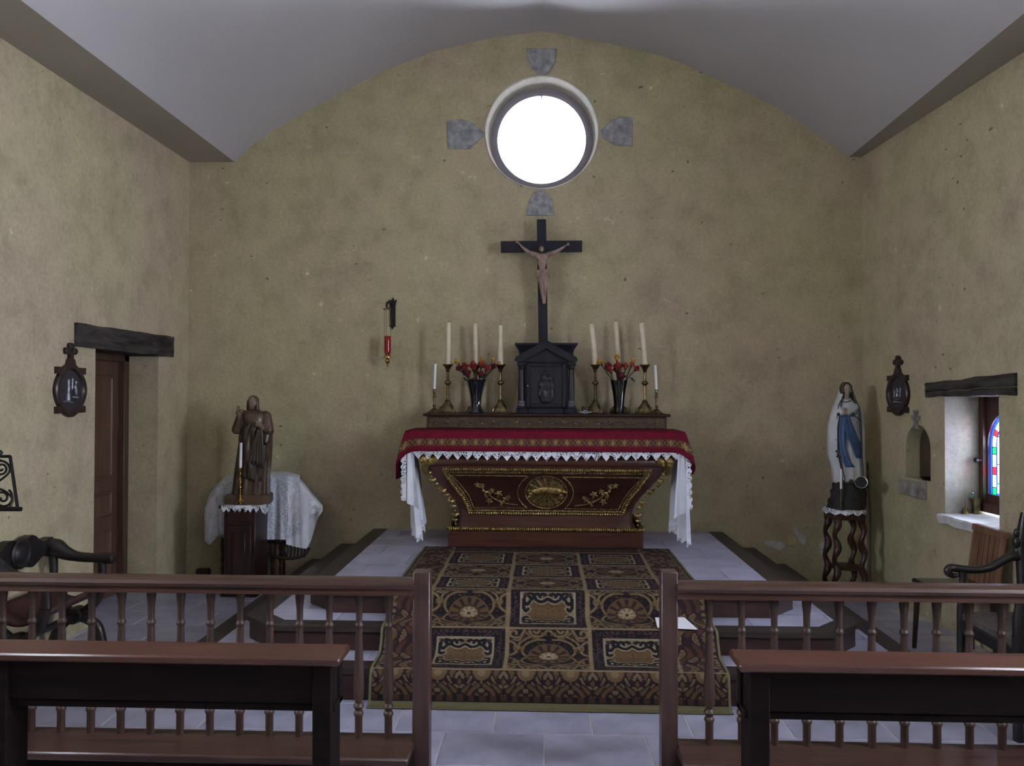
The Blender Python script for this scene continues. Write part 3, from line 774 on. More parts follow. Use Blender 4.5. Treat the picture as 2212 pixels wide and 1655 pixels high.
BODY = [(.590,.690),(.631,.685),(.724,.685),(.789,.712),(.853,.757),(.932,.826),(1.004,.884),(1.047,.908),(1.095,.935),(1.11,.93)]
def bw(z): return interp(BODY, z)[0]
def byf(z): return 6.215-(bw(z)-.685)*.62
mb = MB(); rs = []
for i in range(27):
    z = .59+(1.108-.59)*i/26; w = bw(z); y = byf(z); c = .03
    rs.append([(AXC-w, 6.9, z), (AXC-w, y+c, z), (AXC-w+c*.3, y+c*.3, z), (AXC-w+c, y, z)] + [(AXC-w+c+(2*w-2*c)*q/8, y, z) for q in range(1, 8)] + [(AXC+w-c, y, z), (AXC+w-c*.3, y+c*.3, z), (AXC+w, y+c, z), (AXC+w, 6.9, z)])
mb.rings(rs, True, True); body = mb.build('body', M['mahogany'], altar, angle=50)
# round moulding below the table and dark neck
mb = MB(); zt = 1.125
tor = [(AXC-.93+.02, byf(1.08)+.02, zt), (AXC+.93-.02, byf(1.08)+.02, zt)]
mb.tube([(AXC-.925, 6.85, zt), (AXC-.925, byf(1.08)+.03, zt), (AXC-.915, byf(1.08)+.012, zt), (AXC-.89, byf(1.08)+.004, zt), (AXC+.89, byf(1.08)+.004, zt), (AXC+.915, byf(1.08)+.012, zt), (AXC+.925, byf(1.08)+.03, zt), (AXC+.925, 6.85, zt)], .038, 14)
mb.build('torus_moulding', M['mahogany'], altar)
mb = MB(); mb.box(AXC-.91, AXC+.91, byf(1.08)+.03, 6.88, 1.10, 1.30); mb.build('neck', M['panel'], altar)
MT = 1.352
mb = MB(); mb.box(AXC-1.03, AXC+1.05, 6.00, 6.92, 1.295, MT, .006); mb.build('table_top', M['mahogany'], altar)
# front panel with gilt frame
def fp(px, py, off=.0):
    p = W(px, py, 6.1)
    for _ in range(3): p = W(px, py, byf(p.z)-off)
    return p
left = [(955,1014),(968,1032),(984,1054),(1000,1074),(1009,1092),(1014,1108)]
right = [(1407,1018),(1394,1036),(1378,1058),(1361,1078),(1351,1096),(1345,1112)]
loop = left + [(x, 1108+(x-1014)*4/331) for x in range(1060, 1345, 45)] + right[::-1] + [(x, 1018-(1407-x)*4/452) for x in range(1360, 956, -45)]
dense = []
for a, b in zip(loop, loop[1:]+loop[:1]):
    for k in range(4): dense.append((lerp(a[0],b[0],k/4), lerp(a[1],b[1],k/4)))
def inset(lp, d):
    cx, cy = 1180, 1063; out = []
    n = len(lp)
    for i in range(n):
        a = lp[i-1]; b = lp[(i+1) % n]; t = Vector((b[0]-a[0], b[1]-a[1])).normalized(); nn = Vector((t.y, -t.x))
        if nn.dot(Vector((cx-lp[i][0], cy-lp[i][1]))) < 0: nn = -nn
        out.append((lp[i][0]+nn.x*d, lp[i][1]+nn.y*d))
    return out
pan = inset(dense, 3); mb = MB(); c = fp(1180, 1063, .002)
pv = [fp(x, y, .002) for x, y in pan]
# curved panel: strips across
ysr = np.linspace(1015.5, 1110, 12); rows = []
for yy in ysr:
    lx = interp([(b_, a_) for a_, b_ in left], yy)[0]+2; rx = interp([(b_, a_) for a_, b_ in right], yy)[0]-2
    rows.append([tuple(fp(lerp(lx, rx, q/12), yy+(lerp(0, 2, q/12)), .003)) for q in range(13)])
mb.rings(rows, False, False, closed=False); mb.build('front_panel', M['panel'], altar)
mb = MB(); lp3 = [fp(x, y, .008) for x, y in dense]; lp3.append(lp3[0]); p, r = leafy(lp3, .0118, 190, .6, k=5); mb.tube(p, r, 7, False); mb.build('gilt_frame', M['gilt'], altar)
mb = MB(); lp3 = [fp(x, y, .006) for x, y in inset(dense, 6)]; lp3.append(lp3[0]); p, r = leafy(lp3, .0075, 180, .7, k=4); mb.tube(p, r, 6, False); mb.build('gilt_frame_inner', M['gilt_dim'], altar)
# beaded panel outlines
def beads(pts, name, step=2.4, r=.0042):
    P = [fp(x, y, .006) for x, y in pts]; L_ = [0]
    for a, b in zip(P, P[1:]): L_.append(L_[-1]+(b-a).length)
    p, rr = leafy(P, r, int(L_[-1]/(step*.0036)/1.6), .75, k=4); mb = MB(); mb.tube(p, rr, 6); return mb.build(name, M['gilt'], altar)
arcL = [(1141,1029),(1128,1040),(1120,1052),(1117,1064),(1120,1077),(1128,1089),(1139,1098)]
arcR = [(1216,1031),(1228,1041),(1236,1053),(1239,1065),(1236,1078),(1229,1090),(1219,1099)]
beads([(975,1027),(1141,1029)]+arcL+[(1023,1097)]+[(1019,1086),(1012,1070),(1000,1054),(988,1040),(975,1027)], 'bead_outline')
beads([(1389,1033),(1216,1031)]+arcR+[(1336,1101)]+[(1341,1090),(1350,1075),(1361,1060),(1375,1045),(1389,1033)], 'bead_outline')
oval = [(1180+45*math.cos(2*PI*i/40), 1064+34.5*math.sin(2*PI*i/40)) for i in range(41)]
beads(oval, 'bead_oval', r=.0048)
# medallion: sunburst with a reclining lamb
mb = MB(); c = fp(1180, 1064, .004); n = 56
ring = []
for i in range(n):
    a = 2*PI*i/n; k = 1 if i % 2 else .93
    p = fp(1180+43*k*math.cos(a), 1064+32.5*k*math.sin(a), .003+(.006 if i % 4 < 2 else 0)); ring.append(tuple(p))
mb.add(ring+[tuple(fp(1180, 1064, .02))], [(i, (i+1) % n, n) for i in range(n)])
mb.build('sunburst', M['gilt_dim'], altar, smooth=False)
mb = MB()
def mp_(px, py, off): return fp(px, py, off)
s_ = 6.1/1700
for (x, y, rx, ry, dd) in [(1180,1059,24,10,.02),(1160,1062,13,8,.02),(1201,1061,14,8.5,.02),(1216,1062,7,5,.022),(1222,1064,5,3,.022),(1180,1068,30,4.5,.014),(1150,1067,9,4,.016),(1206,1070,10,3.4,.018)]:
    mb.ball(mp_(x, y, .012), (rx*s_, dd, ry*s_), 14, 9)
blob(mb, 'lamb_relief', M['gilt'], altar, .005, 3)
# grape and ear sprigs
def leaf5(c, size, rot, tilt=0.):
    """flat five-lobed leaf in the x-z plane with a little relief"""
    out = []
    for i in range(30):
        a = 2*PI*i/30+rot; q = size*(.40+.60*abs(math.cos(2.5*(a-rot)))**1.5)
        out.append((c[0]+q*math.cos(a), c[2]+q*math.sin(a)))
    mb = MB(); mb.rings([[(x, c[1]+.004, z) for x, z in out], [(x, c[1]-.001, z) for x, z in out], [(c[0]+(x-c[0])*.55, c[1]-.007, c[2]+(z-c[2])*.55) for x, z in out]], True, True); return mb
def sprig(flip):
    def q(px, py): return (1180+(1180-px), py+2) if flip else (px, py)
    def g(px, py, off): return fp(*q(px, py), off)
    sp = bpy.data.objects.new('sprig_tmp', None)
    mb = MB(); mb.tube(smooth_path([g(1119,1091,.008), g(1095,1088,.010), g(1072,1080,.012), g(1055,1068,.012), g(1040,1054,.010), g(1028,1046,.008)], 5), [.0045]*25+[.003], 6)
    st = mb.build('sprig', M['gilt'], altar)
    for (x, y, s, ro) in [(1031,1048,.030,.3),(1042,1050,.026,1.2),(1077,1066,.036,2.),(1062,1060,.026,.4),(1057,1082,.032,.8),(1094,1078,.030,1.6),(1050,1072,.022,.1),(1098,1074,.020,2.4)]:
        leaf5(g(x, y, .010), s*.95, ro).build('leaf', M['gilt_dim'], st)
    mb = MB(); rnd = random.Random(5)
    for (x, y) in [(1048,1069),(1054,1063),(1059,1066),(1050,1064),(1084,1087),(1080,1083),(1088,1083),(1082,1091),(1044,1060)]:
        mb.ball(g(x, y, .013), .0125, 8, 6)
    blob(mb, 'grapes', M['gilt'], st, .004, 1, kind='stuff')
sprig(False); sprig(True)
# winged cherub heads at the top corners, leaf drops below them
for sx in (-1, 1):
    def g(px, py, off=.0):
        px = px if sx < 0 else 2*1180-px+2
        p = fp(px, py+(0 if sx < 0 else 3), off); return p
    h = g(915, 992, .05); ch = MB()
    ch.ball(h, (.036,.034,.042), 14, 10); ch.ball(h+Vector((sx*-.004,-.03,-.006)), (.012,.012,.01), 8, 6)
    for k in range(9):
        a = PI*(k/8)*1.2-.3; ch.ball(h+Vector((.030*math.cos(a), -.002, .018+.024*math.sin(a))), .014, 8, 6)
    ch.ball(h+Vector((.014,-.028,-.012)), .010, 8, 6); ch.ball(h+Vector((-.014,-.028,-.012)), .010, 8, 6)
    ch.cap(h+Vector((0,.0,-.03)), g(920, 1022, .03), .030, .012)
    head = blob(ch, 'cherub_head', M['gilt'], altar, .0045, 2)
    for wg in ([(915,1000),(930,985),(951,984),(945,997),(932,1006),(921,1012)], [(915,1000),(908,1008),(911,1018),(918,1027),(924,1020),(926,1008)]):
        mb = MB(); o = [g(x, y, .035) for x, y in wg]; cc = sum(o, Vector())/len(o)
        mb.rings([[tuple(p+Vector((0,.018,0))) for p in o], [tuple(p) for p in o], [tuple(cc+(p-cc)*.6+Vector((0,-.012,0))) for p in o]], True, True); mb.build('wing', M['gilt'], head)
    drop = [(927,1022),(931,1030),(935,1038),(941,1046),(949,1055),(957,1061),(965,1070),(970,1076),(975,1084),(980,1094),(983,1104),(984,1113),(983,1124),(984,1132)]
    for i, (x, y) in enumerate(drop):
        p = g(x, y, .012); s = (.013,.010,.017)[i % 3]
        mb = MB(); mb.ball(p, (s, s*.9, s*1.25), 8, 6)
        if i % 3 != 1:
            for q in (-1, 1): mb.ball(p+Vector((q*s*1.1, .002, s*.5)), (s*.75, s*.5, s*.9), 6, 5)
        blob(mb, 'leaf_drop', M['gilt'], altar, .005, 1)

# ================================================================== ALTAR CLOTHS
# crimson cloth
cl, cr = W(876,930,5.98).x, W(1479,935,5.98).x; cf, cb = 5.975, 6.46; ct = MT+.009
per = []                                     # (x, y, outward x, outward y, drop)
ns = 14
for i in range(ns+1): t = i/ns; per.append((cl, lerp(cb, cf, t), -1, 0, .375))
nf = 60
for i in range(1, nf): t = i/nf; per.append((lerp(cl, cr, t), cf, 0, -1, .150))
for i in range(ns+1): t = i/ns; per.append((cr, lerp(cf, cb, t), 1, 0, .325))
def skirt(lv):
    out = []
    for i, (x, y, ox, oy, dr) in enumerate(per):
        if oy: 
            e = min(x-cl, cr-x); k = max(0, 1-e/.10); side = -1 if x < .03 else 1
            ox, oy = side*k*.8, -1
            dr = lerp(.150, .21, k**2)
        else:
            e = y-cf; k = max(0, 1-e/.12); oy = -k*.6; dr = lerp(dr, .25, max(0, 1-e/.07))
        fl = .048 if per[i][3] else .075
        fl *= (1+.10*math.sin(i*1.7))
        out.append((x+ox*fl*lv**.8, y+oy*(.030 if per[i][3] else .03)*lv**.7, ct-dr*lv))
    return out
mb = MB(); rows = [skirt(l) for l in (0, .04, .15, .35, .6, .82, 1)]
mb.rings(rows, False, False, closed=False)
# top surface
NY = 10; nn = len(per)
tops = [(lerp(cl, cr, i/12), lerp(cf, cb, j/4), ct+.001) for j in range(5) for i in range(13)]
mb.add(tops, [(j*13+i, j*13+i+1, (j+1)*13+i+1, (j+1)*13+i) for j in range(4) for i in range(12)])
cloth = mb.build('altar_cloth', M['red_cloth'], smooth=True, angle=60)
so = cloth.modifiers.new('thick', 'SOLIDIFY'); so.thickness = .004; so.offset = 0
tag(cloth, 'crimson altar cloth with a gold embroidered band draped over the altar table', 'cloth')
# embroidered band on the front drop
NB, NH = 760, 22
i0, i1 = ns-3, ns+nf+3
def on_skirt(f, lv):
    i = i0+(i1-i0)*f; a = int(i); t = i-a; s0 = skirt(lv); p = Vector(s0[a]).lerp(Vector(s0[min(a+1, len(s0)-1)]), t); return p+Vector((0, -.0045, .001))
SK = {}
vs = []
for j in range(NH+1):
    lv = .36+.38*j/NH; s0 = skirt(lv)
    for q in range(NB+1):
        i = i0+(i1-i0)*q/NB; a = int(i); t = i-a; p = Vector(s0[a]).lerp(Vector(s0[min(a+1, len(s0)-1)]), t); dx = -.0045 if q < NB*.05 else (.0045 if q > NB*.95 else 0)
        vs.append((p.x+dx, p.y-.0045, p.z+.001))
fs = [(j*(NB+1)+i, j*(NB+1)+i+1, (j+1)*(NB+1)+i+1, (j+1)*(NB+1)+i) for j in range(NH) for i in range(NB)]
m = bpy.data.meshes.new('gold_band'); m.from_pydata(vs, [], fs); m.shade_smooth()
Ux, Vx = np.meshgrid(np.linspace(0, 1, NB+1), np.linspace(0, 1, NH+1))
C = np.zeros(Ux.shape+(3,)); C[:] = (.075,.020,.016)
gcol = np.array((.23,.165,.07))
per_ = Ux*27; ph = (per_ % 1)-.5; vy = Vx-.5; alt = (np.floor(per_) % 2)*2-1
lily = (np.abs(ph) < .05) & (np.abs(vy) < .42)
lily |= (np.hypot((np.abs(ph)-.13)*1.4, (vy*alt-.02)) < .16) & (np.hypot((np.abs(ph)-.13)*1.4, (vy*alt+.02)) > .07)
lily |= (np.hypot(ph*1.6, vy*alt-.26) < .12)
wave = np.abs(vy-.33*np.sin(per_*2*PI)) < .075; wave |= np.abs(vy+.33*np.sin(per_*2*PI)) < .06
C[wave] = gcol*.62; C[lily] = gcol; C[(np.abs(vy) > .46)] = gcol*.55; C[(np.abs(vy) > .46) & (np.sin(per_*30) > .3)] = gcol*.25
ca = m.color_attributes.new('pat', 'FLOAT_COLOR', 'POINT'); buf = np.ones((Ux.size, 4), np.float32); buf[:, :3] = C.reshape(-1, 3); ca.data.foreach_set('color', buf.ravel())
link('gold_band', m, M['band'], cloth)
# white linen cloth: lace edge in front, long ends at both sides
linen = thing('linen_altar_cloth', (AXC, 6.2, MT+.002), 'white linen altar cloth with scalloped lace edge hanging below the red cloth', 'cloth')
mb = MB(); mb.box(cl+.01, cr-.01, 5.99, 6.45, MT+.001, MT+.004); mb.build('cloth_top', M['linen'], linen)
lx0, lx1 = W(893,975,5.96).x, W(1472,980,5.96).x; zt_, nsc = ct-.13, 27
mb = MB(); n = nsc*8; top = []; mid = []; bot = []
for i in range(n+1):
    t = i/n; x = lerp(lx0, lx1, t); k = abs(((t*nsc) % 1)-.5)*2; sag = .012*math.sin(PI*t)
    y = 5.963+.004*math.sin(t*50)
    top.append((x, y+.004, zt_+.02)); mid.append((x, y, zt_-.018-sag*.3)); bot.append((x, y-.001, zt_-.036-sag-.046*(1-k)))
mb.rings([top, mid, bot], False, False, closed=False); mb.build('lace_edge', M['lace'], linen)
for sx in (-1, 1):
    xs = W(885, 1000, 6.0).x if sx < 0 else W(1473, 1000, 6.0).x
    zb = W(890, 1163, 6.05).z if sx < 0 else W(1478, 1173, 6.05).z; zt2 = ct-.12
    def fall(u, v):
        # u along the end of the table (front to back), v downwards
        wv = math.sin(u*PI*5.2+.4)*(.018+.034*v)+math.sin(u*PI*2.1)*.018
        x = xs + sx*(.012 - .05*v*(1 if sx < 0 else -.0)) + wv*1.05
        y = lerp(5.985, 6.42, u)+.01*math.sin(u*17)
        tooth = .026*abs(((u*16) % 1)-.5)*2
        return (x, y, lerp(zt2, zb-tooth*v+(.10*u*v), v))
    mb = MB(); mb.grid(lambda u, v: fall(u, v*.86), 64, 20); mb.build('hanging_end', M['linen'], linen, angle=80)
    mb = MB(); mb.grid(lambda u, v: fall(u, .86+v*.14), 128, 6); mb.build('lace_hem', M['lace'], linen, angle=80)
    # loose folded flap with lace, in front
    xf = xs+sx*(-.005)
    def flap(u, v):
        a = lerp(-.035, .045, u)*(.55+.6*v)
        return (xf+(a if sx < 0 else -a)+(.022 if sx < 0 else -.01)*v, 5.972-.014*math.sin(u*PI*2+1)*(.4+v), lerp(zt2+.01, lerp(zt2, zb, .60 if sx < 0 else .66)-.05*u, v))
    mb = MB(); mb.grid(flap, 14, 16); mb.build('folded_flap', M['linen'], linen, angle=80)
    def strip(u, v):
        k = abs(((v*9) % 1)-.5)*2; p = Vector(flap(0, v*.96))
        return (p.x+sx*(.004+.042*(1-u)*(.8+.3*(1-k))), p.y-.004*u-.002, p.z)
    mb = MB(); mb.grid(strip, 4, 72); mb.build('lace_border', M['lace'], linen, angle=80)

# ================================================================== GRADINE (altar shelf)
gy = 6.50; GT = W(1180, 894, gy).z; g0, g1 = W(922,910,gy).x, W(1440,910,gy).x
grad = thing('altar_shelf', ((g0+g1)/2, 6.7, MT), 'long brown altar shelf with a gilt vine frieze behind the red cloth', 'shelf')
mb = MB(); mb.box(g0, g1, gy, 6.93, MT, GT-.022, .004); mb.build('shelf_body', M['mahogany'], grad)
mb = MB(); mb.box(g0-.03, g1+.03, gy-.03, 6.935, GT-.022, GT, .007); mb.build('shelf_board', M['dark_wood'], grad)
fz0, fz1 = MT+.018, GT-.036
mb = MB(); mb.box(g0+.022, g1-.022, gy-.004, gy+.01, fz0+.004, fz1-.004); fr = mb.build('frieze', plain('frieze_ground', (.075,.052,.038), .45, var=.2, scale=30), grad)
mb = MB(); q = [(g0+.02, gy-.005, fz0), (g1-.02, gy-.005, fz0), (g1-.02, gy-.005, fz1), (g0+.02, gy-.005, fz1), (g0+.02, gy-.005, fz0)]; mb.tube(q, .0032, 6, False); mb.build('frieze_line', M['gilt'], grad)
vine = [(lerp(g0+.05, g1-.05, i/160), gy-.007, (fz0+fz1)/2+.016*math.sin(i/160*PI*2*10)+.004*math.sin(i*.9)) for i in range(161)]
mb = MB(); mb.tube(vine, .0028, 5); mb.build('vine', M['gilt_dim'], grad)
for i in range(20):
    x = lerp(g0+.08, g1-.08, i/19); s = 1 if i % 2 else -1
    mm = leaf5((x, gy-.008, (fz0+fz1)/2+s*.006), .021 if i % 2 else .016, i*1.3); mm.build('vine_leaf', M['gilt'] if i % 3 else M['gilt_dim'], grad)

# ================================================================== TABERNACLE
ty = 6.56
def T(px, py, y=None): return W(px, py, ty if y is None else y)
tab = thing('tabernacle', (T(1180,893).x, 6.7, GT), 'black-blue wooden tabernacle with pediment, side columns and carved door', 'tabernacle')
tx0, tx1 = T(1115,890).x, T(1243,890).x; tz = T(1180, 883).z
for a, b in ((tx0, tx0+.095), (tx0+.098, tx1-.098), (tx1-.095, tx1)):
    mb = MB(); mb.box(a, b, ty-(.0 if a != tx0+.098 else -.012), 6.9, GT, tz, .004); mb.build('base_block', M['ebony'], tab)
dx0, dx1 = T(1135,830).x, T(1225,830).x; dz1 = T(1180,784).z
mb = MB(); mb.box(dx0-.01, dx1+.01, ty+.035, 6.9, tz, T(1180,765).z, .003); mb.build('case', M['ebony'], tab)
mb = MB(); mb.box(dx0+.008, dx1-.008, ty+.02, ty+.045, tz+.012, dz1-.004, .004); door = mb.build('door', M['ebony_door'], tab)
# raised border and carved figure on the door
mb = MB()
for bx in ((dx0+.008, dx0+.04), (dx1-.04, dx1-.008)): 
    m2 = MB(); m2.box(bx[0], bx[1], ty+.008, ty+.022, tz+.012, dz1-.004, .004); m2.build('door_stile', M['ebony'], door)
for bz in ((tz+.012, tz+.04), (dz1-.03, dz1-.004)):
    m2 = MB(); m2.box(dx0+.04, dx1-.04, ty+.010, ty+.022, bz[0], bz[1], .004); m2.build('door_rail', M['ebony'], door)
fx = (dx0+dx1)/2; fz = tz
rel = MB()
for (x, z, rx, rz_) in [(0,.19,.045,.05),(-.02,.255,.03,.035),(.03,.25,.028,.03),(-.03,.12,.04,.06),(.035,.12,.035,.07),(0,.07,.055,.03),(.05,.19,.022,.04),(-.05,.20,.02,.03),(.0,.30,.025,.02)]:
    rel.ball((fx+x, ty+.02, fz+z), (rx, .016, rz_), 12, 8)
blob(rel, 'carved_relief', M['ebony_door'], door, .006, 2)
mb = MB(); mb.ball((dx0+.02, ty+.002, T(1180,834).z), (.004,.004,.012), 8, 6); mb.build('door_catch', M['silver'], door)
mb = MB(); mb.lathe([(.006,-.004),(.007,0),(.004,.006)], seg=10, M=Matrix.Rotation(PI/2,3,'X'), c=(dx0+.05, ty+.016, T(1180,836).z)); mb.build('keyhole', M['silver'], door)
for sx, cx in ((-1, T(1126,830).x), (1, T(1234.5,830).x)):
    z0_, z1_ = tz, T(1180,783).z; h = z1_-z0_
    mb = MB(); mb.box(cx-.034, cx+.034, ty-.006, ty+.065, z0_, z0_+.022, .003); cb_ = mb.build('column_base', M['ebony'], tab)
    mb = MB(); mb.lathe([(.032,.022),(.032,.034),(.027,.040),(.030,.050),(.030,.058),(.024,.066)], c=(cx, ty+.03, z0_), seg=20); mb.build('column_ring', plain('grey_column_ring', (.10,.10,.14), .4), tab)
    mb = MB(); mb.lathe([(.024,.066),(.025,.12),(.024,h*.6),(.021,h-.065),(.021,h-.06),(.026,h-.055),(.022,h-.05),(.028,h-.025)], c=(cx, ty+.03, z0_), seg=20, mod=lambda a, z: 1+.03*math.cos(a*12)); mb.build('column', M['ebony_door'], tab)
    mb = MB(); mb.box(cx-.036, cx+.036, ty-.008, ty+.068, z1_-.026, z1_+.004, .004); mb.build('capital', M['ebony'], tab)
# pediment: two raking cornices and a field
ap = T(1180,738); el, er = T(1112,775), T(1247,775); th = .034
ex0, ex1 = el.x, er.x; ez = T(1180,781).z
mb = MB(); mb.prism([(ex0+.05, ez), (ex1-.05, ez), (ap.x, ap.z-.06)], ty+.012, ty+.06); mb.build('pediment_field', M['ebony'], tab, smooth=False)
for s, e in ((-1, el), (1, er)):
    bx = e.x
    o = [(bx, ez+.004), (bx, ez+.024), (ap.x, ap.z), (ap.x, ap.z-.058), (bx-s*.055, ez-.002)]
    mb = MB(); mb.prism(o, ty-.03, ty+.07); rc = mb.build('raking_cornice', M['ebony'], tab, smooth=False)
    o2 = [(bx-s*.006, ez+.026), (bx-s*.006, ez+.034), (ap.x, ap.z+.012), (ap.x, ap.z)]
    mb = MB(); mb.prism(o2, ty-.038, ty+.07); mb.build('cornice_lip', M['ebony'], rc, smooth=False)
# entablature block and flared top behind the pediment
bx0, bx1 = T(1122,760,6.68).x, T(1238,760,6.68).x; bz0, bz1 = T(1180,776,6.68).z, T(1180,742,6.68).z
mb = MB(); rs = []
for z, e in ((bz0-.02, 0), (bz0+.05, 0), (bz0+.075, .006), (bz0+.10, .022), (bz1-.014, .036), (bz1, .036)):
    rs.append([(bx0-e, 6.64-e, z), (bx1+e, 6.64-e, z), (bx1+e, 6.92, z), (bx0-e, 6.92, z)])
mb.rings(rs); mb.build('entablature', M['ebony'], tab, angle=25)

# ================================================================== CRUCIFIX
cy_ = 6.80
def X(px, py, y=cy_): return W(px, py, y)
crux = thing('crucifix', (X(1173,742).x, 6.83, X(1173,742).z), 'tall dark wooden crucifix with a carved painted figure standing on the tabernacle', 'crucifix')
def slab(p0, p1, w, ya, yb, name, mat, parent):
    """bar in the x-z plane from p0 to p1"""
    d = Vector((p1.x-p0.x, 0, p1.z-p0.z)).normalized(); n = Vector((d.z, 0, -d.x))*(w/2)
    mb = MB(); o = [p0+n, p1+n, p1-n, p0-n]; mb.prism([(q.x, q.z) for q in o], ya, yb); b = mb.build(name, mat, parent, smooth=False); bv = b.modifiers.new('b', 'BEVEL'); bv.width = .003; return b
slab(X(1173.5,744), X(1169.5,474), .081, 6.79, 6.83, 'upright', M['ebony'], crux)
slab(X(1082,533.5), X(1257.5,532), .096, 6.787, 6.833, 'crossbar', M['ebony'], crux)
# the figure
mb = MB(); yb_ = 6.755
def Q(px, py, dy=0.): return X(px, py, yb_+dy)
mb.cap(Q(1171,556), Q(1171.5,584), .034, .028); mb.cap(Q(1164,554), Q(1178,554), .028, .028); mb.ball(Q(1171,566,-.012), (.040,.030,.055), 12, 8); mb.cap(Q(1168,590), Q(1176,590), .030, .030)
mb.cap(Q(1161,551), Q(1143,546), .023, .019); mb.cap(Q(1143,546), Q(1128,534,.012), .019, .013); mb.cap(Q(1128,534,.012), Q(1120,525,.022), .011, .008)
mb.cap(Q(1183,550), Q(1202,544), .023, .019); mb.cap(Q(1202,544), Q(1216,535,.012), .019, .013); mb.cap(Q(1216,535,.012), Q(1223,530,.022), .011, .008)
for hx, hy, s in ((1119,524,-1), (1225,529,1)):
    for k in range(4): mb.cap(Q(hx, hy, .022), Q(hx+s*(4+k*.3), hy-4+k*1.8, .02), .0065, .0045, 6)
    mb.cap(Q(hx, hy, .022), Q(hx+s*1, hy-5, .01), .006, .004, 6)
mb.cap(Q(1167,593), Q(1167.5,608,-.035), .026, .021); mb.cap(Q(1177,593), Q(1179,608,-.03), .026, .021)
mb.cap(Q(1167.5,608,-.035), Q(1172,640,.005), .019, .012); mb.cap(Q(1179,608,-.03), Q(1177,642,.01), .019, .012)
mb.cap(Q(1172,641,.003), Q(1174,655,-.02), .012, .009); mb.cap(Q(1177,643,.008), Q(1177,654,-.018), .012, .009)
mb.cap(Q(1171,552,-.01), Q(1170,542,-.025), .014, .014)
hd = Q(1170,538,-.036); tl = Matrix.Rotation(.35, 3, 'X')
mb.ball(hd, (.021,.024,.029), 14, 10, tl); mb.ball(hd+Vector((0,-.024,-.004)), (.004,.007,.008), 8, 6); mb.ball(hd+Vector((0,-.016,-.022)), (.012,.011,.010), 10, 6)
blob(mb, 'figure', M['corpus'], crux, .0045, 3)
mb = MB(); mb.ball(hd+Vector((0,.006,.012)), (.026,.026,.024), 12, 8); mb.cap(hd+Vector((-.018,.004,.004)), hd+Vector((-.017,-.002,-.035)), .011, .008); mb.cap(hd+Vector((.018,.004,.004)), hd+Vector((.017,-.002,-.035)), .011, .008)
mb.ball(hd+Vector((0,-.018,-.030)), (.011,.009,.010), 8, 6); blob(mb, 'hair', M['hair'], crux, .0045, 2)
mb = MB()
for k in range(3): mb.cap(Q(1162+k*.5,588+k*3.4,-.012), Q(1181-k*.5,586+k*3.8,-.014), .020-.002*k, .022-.002*k)
mb.cap(Q(1182,588,-.01), Q(1187,600,-.004), .013, .007); mb.cap(Q(1160,590,-.005), Q(1160,602,-.002), .013, .008); blob(mb, 'loincloth', M['corpus'], crux, .0045, 2)

# ================================================================== CANDLESTICKS AND CANDLES
def tri(a, z): return 1
BIG = .415
def make_big():
    r = thing('altar_candlestick', (0,0,0), 'x', 'candlestick', 'tall brass altar candlesticks')
    mb = MB(); mb.lathe([(.074,.0),(.076,.010),(.066,.022),(.064,.034),(.052,.050),(.040,.070),(.030,.086),(.021,.098),(.024,.104),(.019,.110)], seg=36, mod=lambda a, z: 1+.16*math.cos(3*a+PI/2)*(1-z/.11)); mb.build('foot', M['brass'], r)
    for k in range(3):
        a = 2*PI*k/3-PI/6; c, s = math.cos(a), math.sin(a)
        mb = MB(); mb.tube([(c*q, s*q, z) for q, z in ((.050,.052),(.066,.044),(.078,.030),(.080,.016),(.088,.008),(.094,.010))], [.006,.009,.010,.010,.009,.005], 8); mb.build('scroll_foot', M['brass'], r)
    mb = MB(); mb.lathe([(.018,.108),(.018,.112),(.0125,.118),(.0115,.20),(.0125,.235),(.016,.238)], seg=8); mb.build('lower_stem', M['bright_brass'] if False else M['brass'], r)
    mb = MB(); mb.lathe([(.014,.238),(.020,.244),(.028,.252),(.029,.258),(.028,.264),(.020,.272),(.014,.277)], seg=20); mb.build('knop', M['brass'], r)
    mb = MB(); mb.lathe([(.0135,.277),(.0120,.284),(.0112,.345),(.0135,.352),(.018,.356)], seg=8); mb.build('upper_stem', M['brass'], r)
    mb = MB(); mb.lathe([(.016,.354),(.020,.362),(.017,.368),(.022,.376),(.030,.392),(.042,.404),(.046,.408),(.046,.413),(.036,.415)], seg=28); mb.build('drip_pan', M['brass'], r)
    return r
def make_candle(name, rad, h, mat, nd=.0):
    r = thing(name, (0,0,0), 'x', 'candle')
    mb = MB(); mb.lathe([(rad*1.02,0),(rad,.01),(rad*.99,h*.5),(rad*.97,h-.012),(rad*.85,h-.004),(rad*.5,h-.003),(.001,h-.006)], seg=20, cap=False); mb.build('wax', mat, r)
    mb = MB(); mb.tube([(0,0,h-.008),(.0005,0,h+.004),(.002,0,h+.010)], .0014, 5); mb.build('wick', M['wick'], r)
    return r
names = {-3:'outermost left', -2:'middle left', -1:'inner left', 1:'inner right', 2:'middle right', 3:'outermost right'}
bigs = [(-3,967,892,787,696), (-2,1028,892,787,698), (-1,1081,893,789,702), (1,1286,893,792,698), (2,1336,892,788,694), (3,1393,893,789,696)]
proto = None; cproto = {}
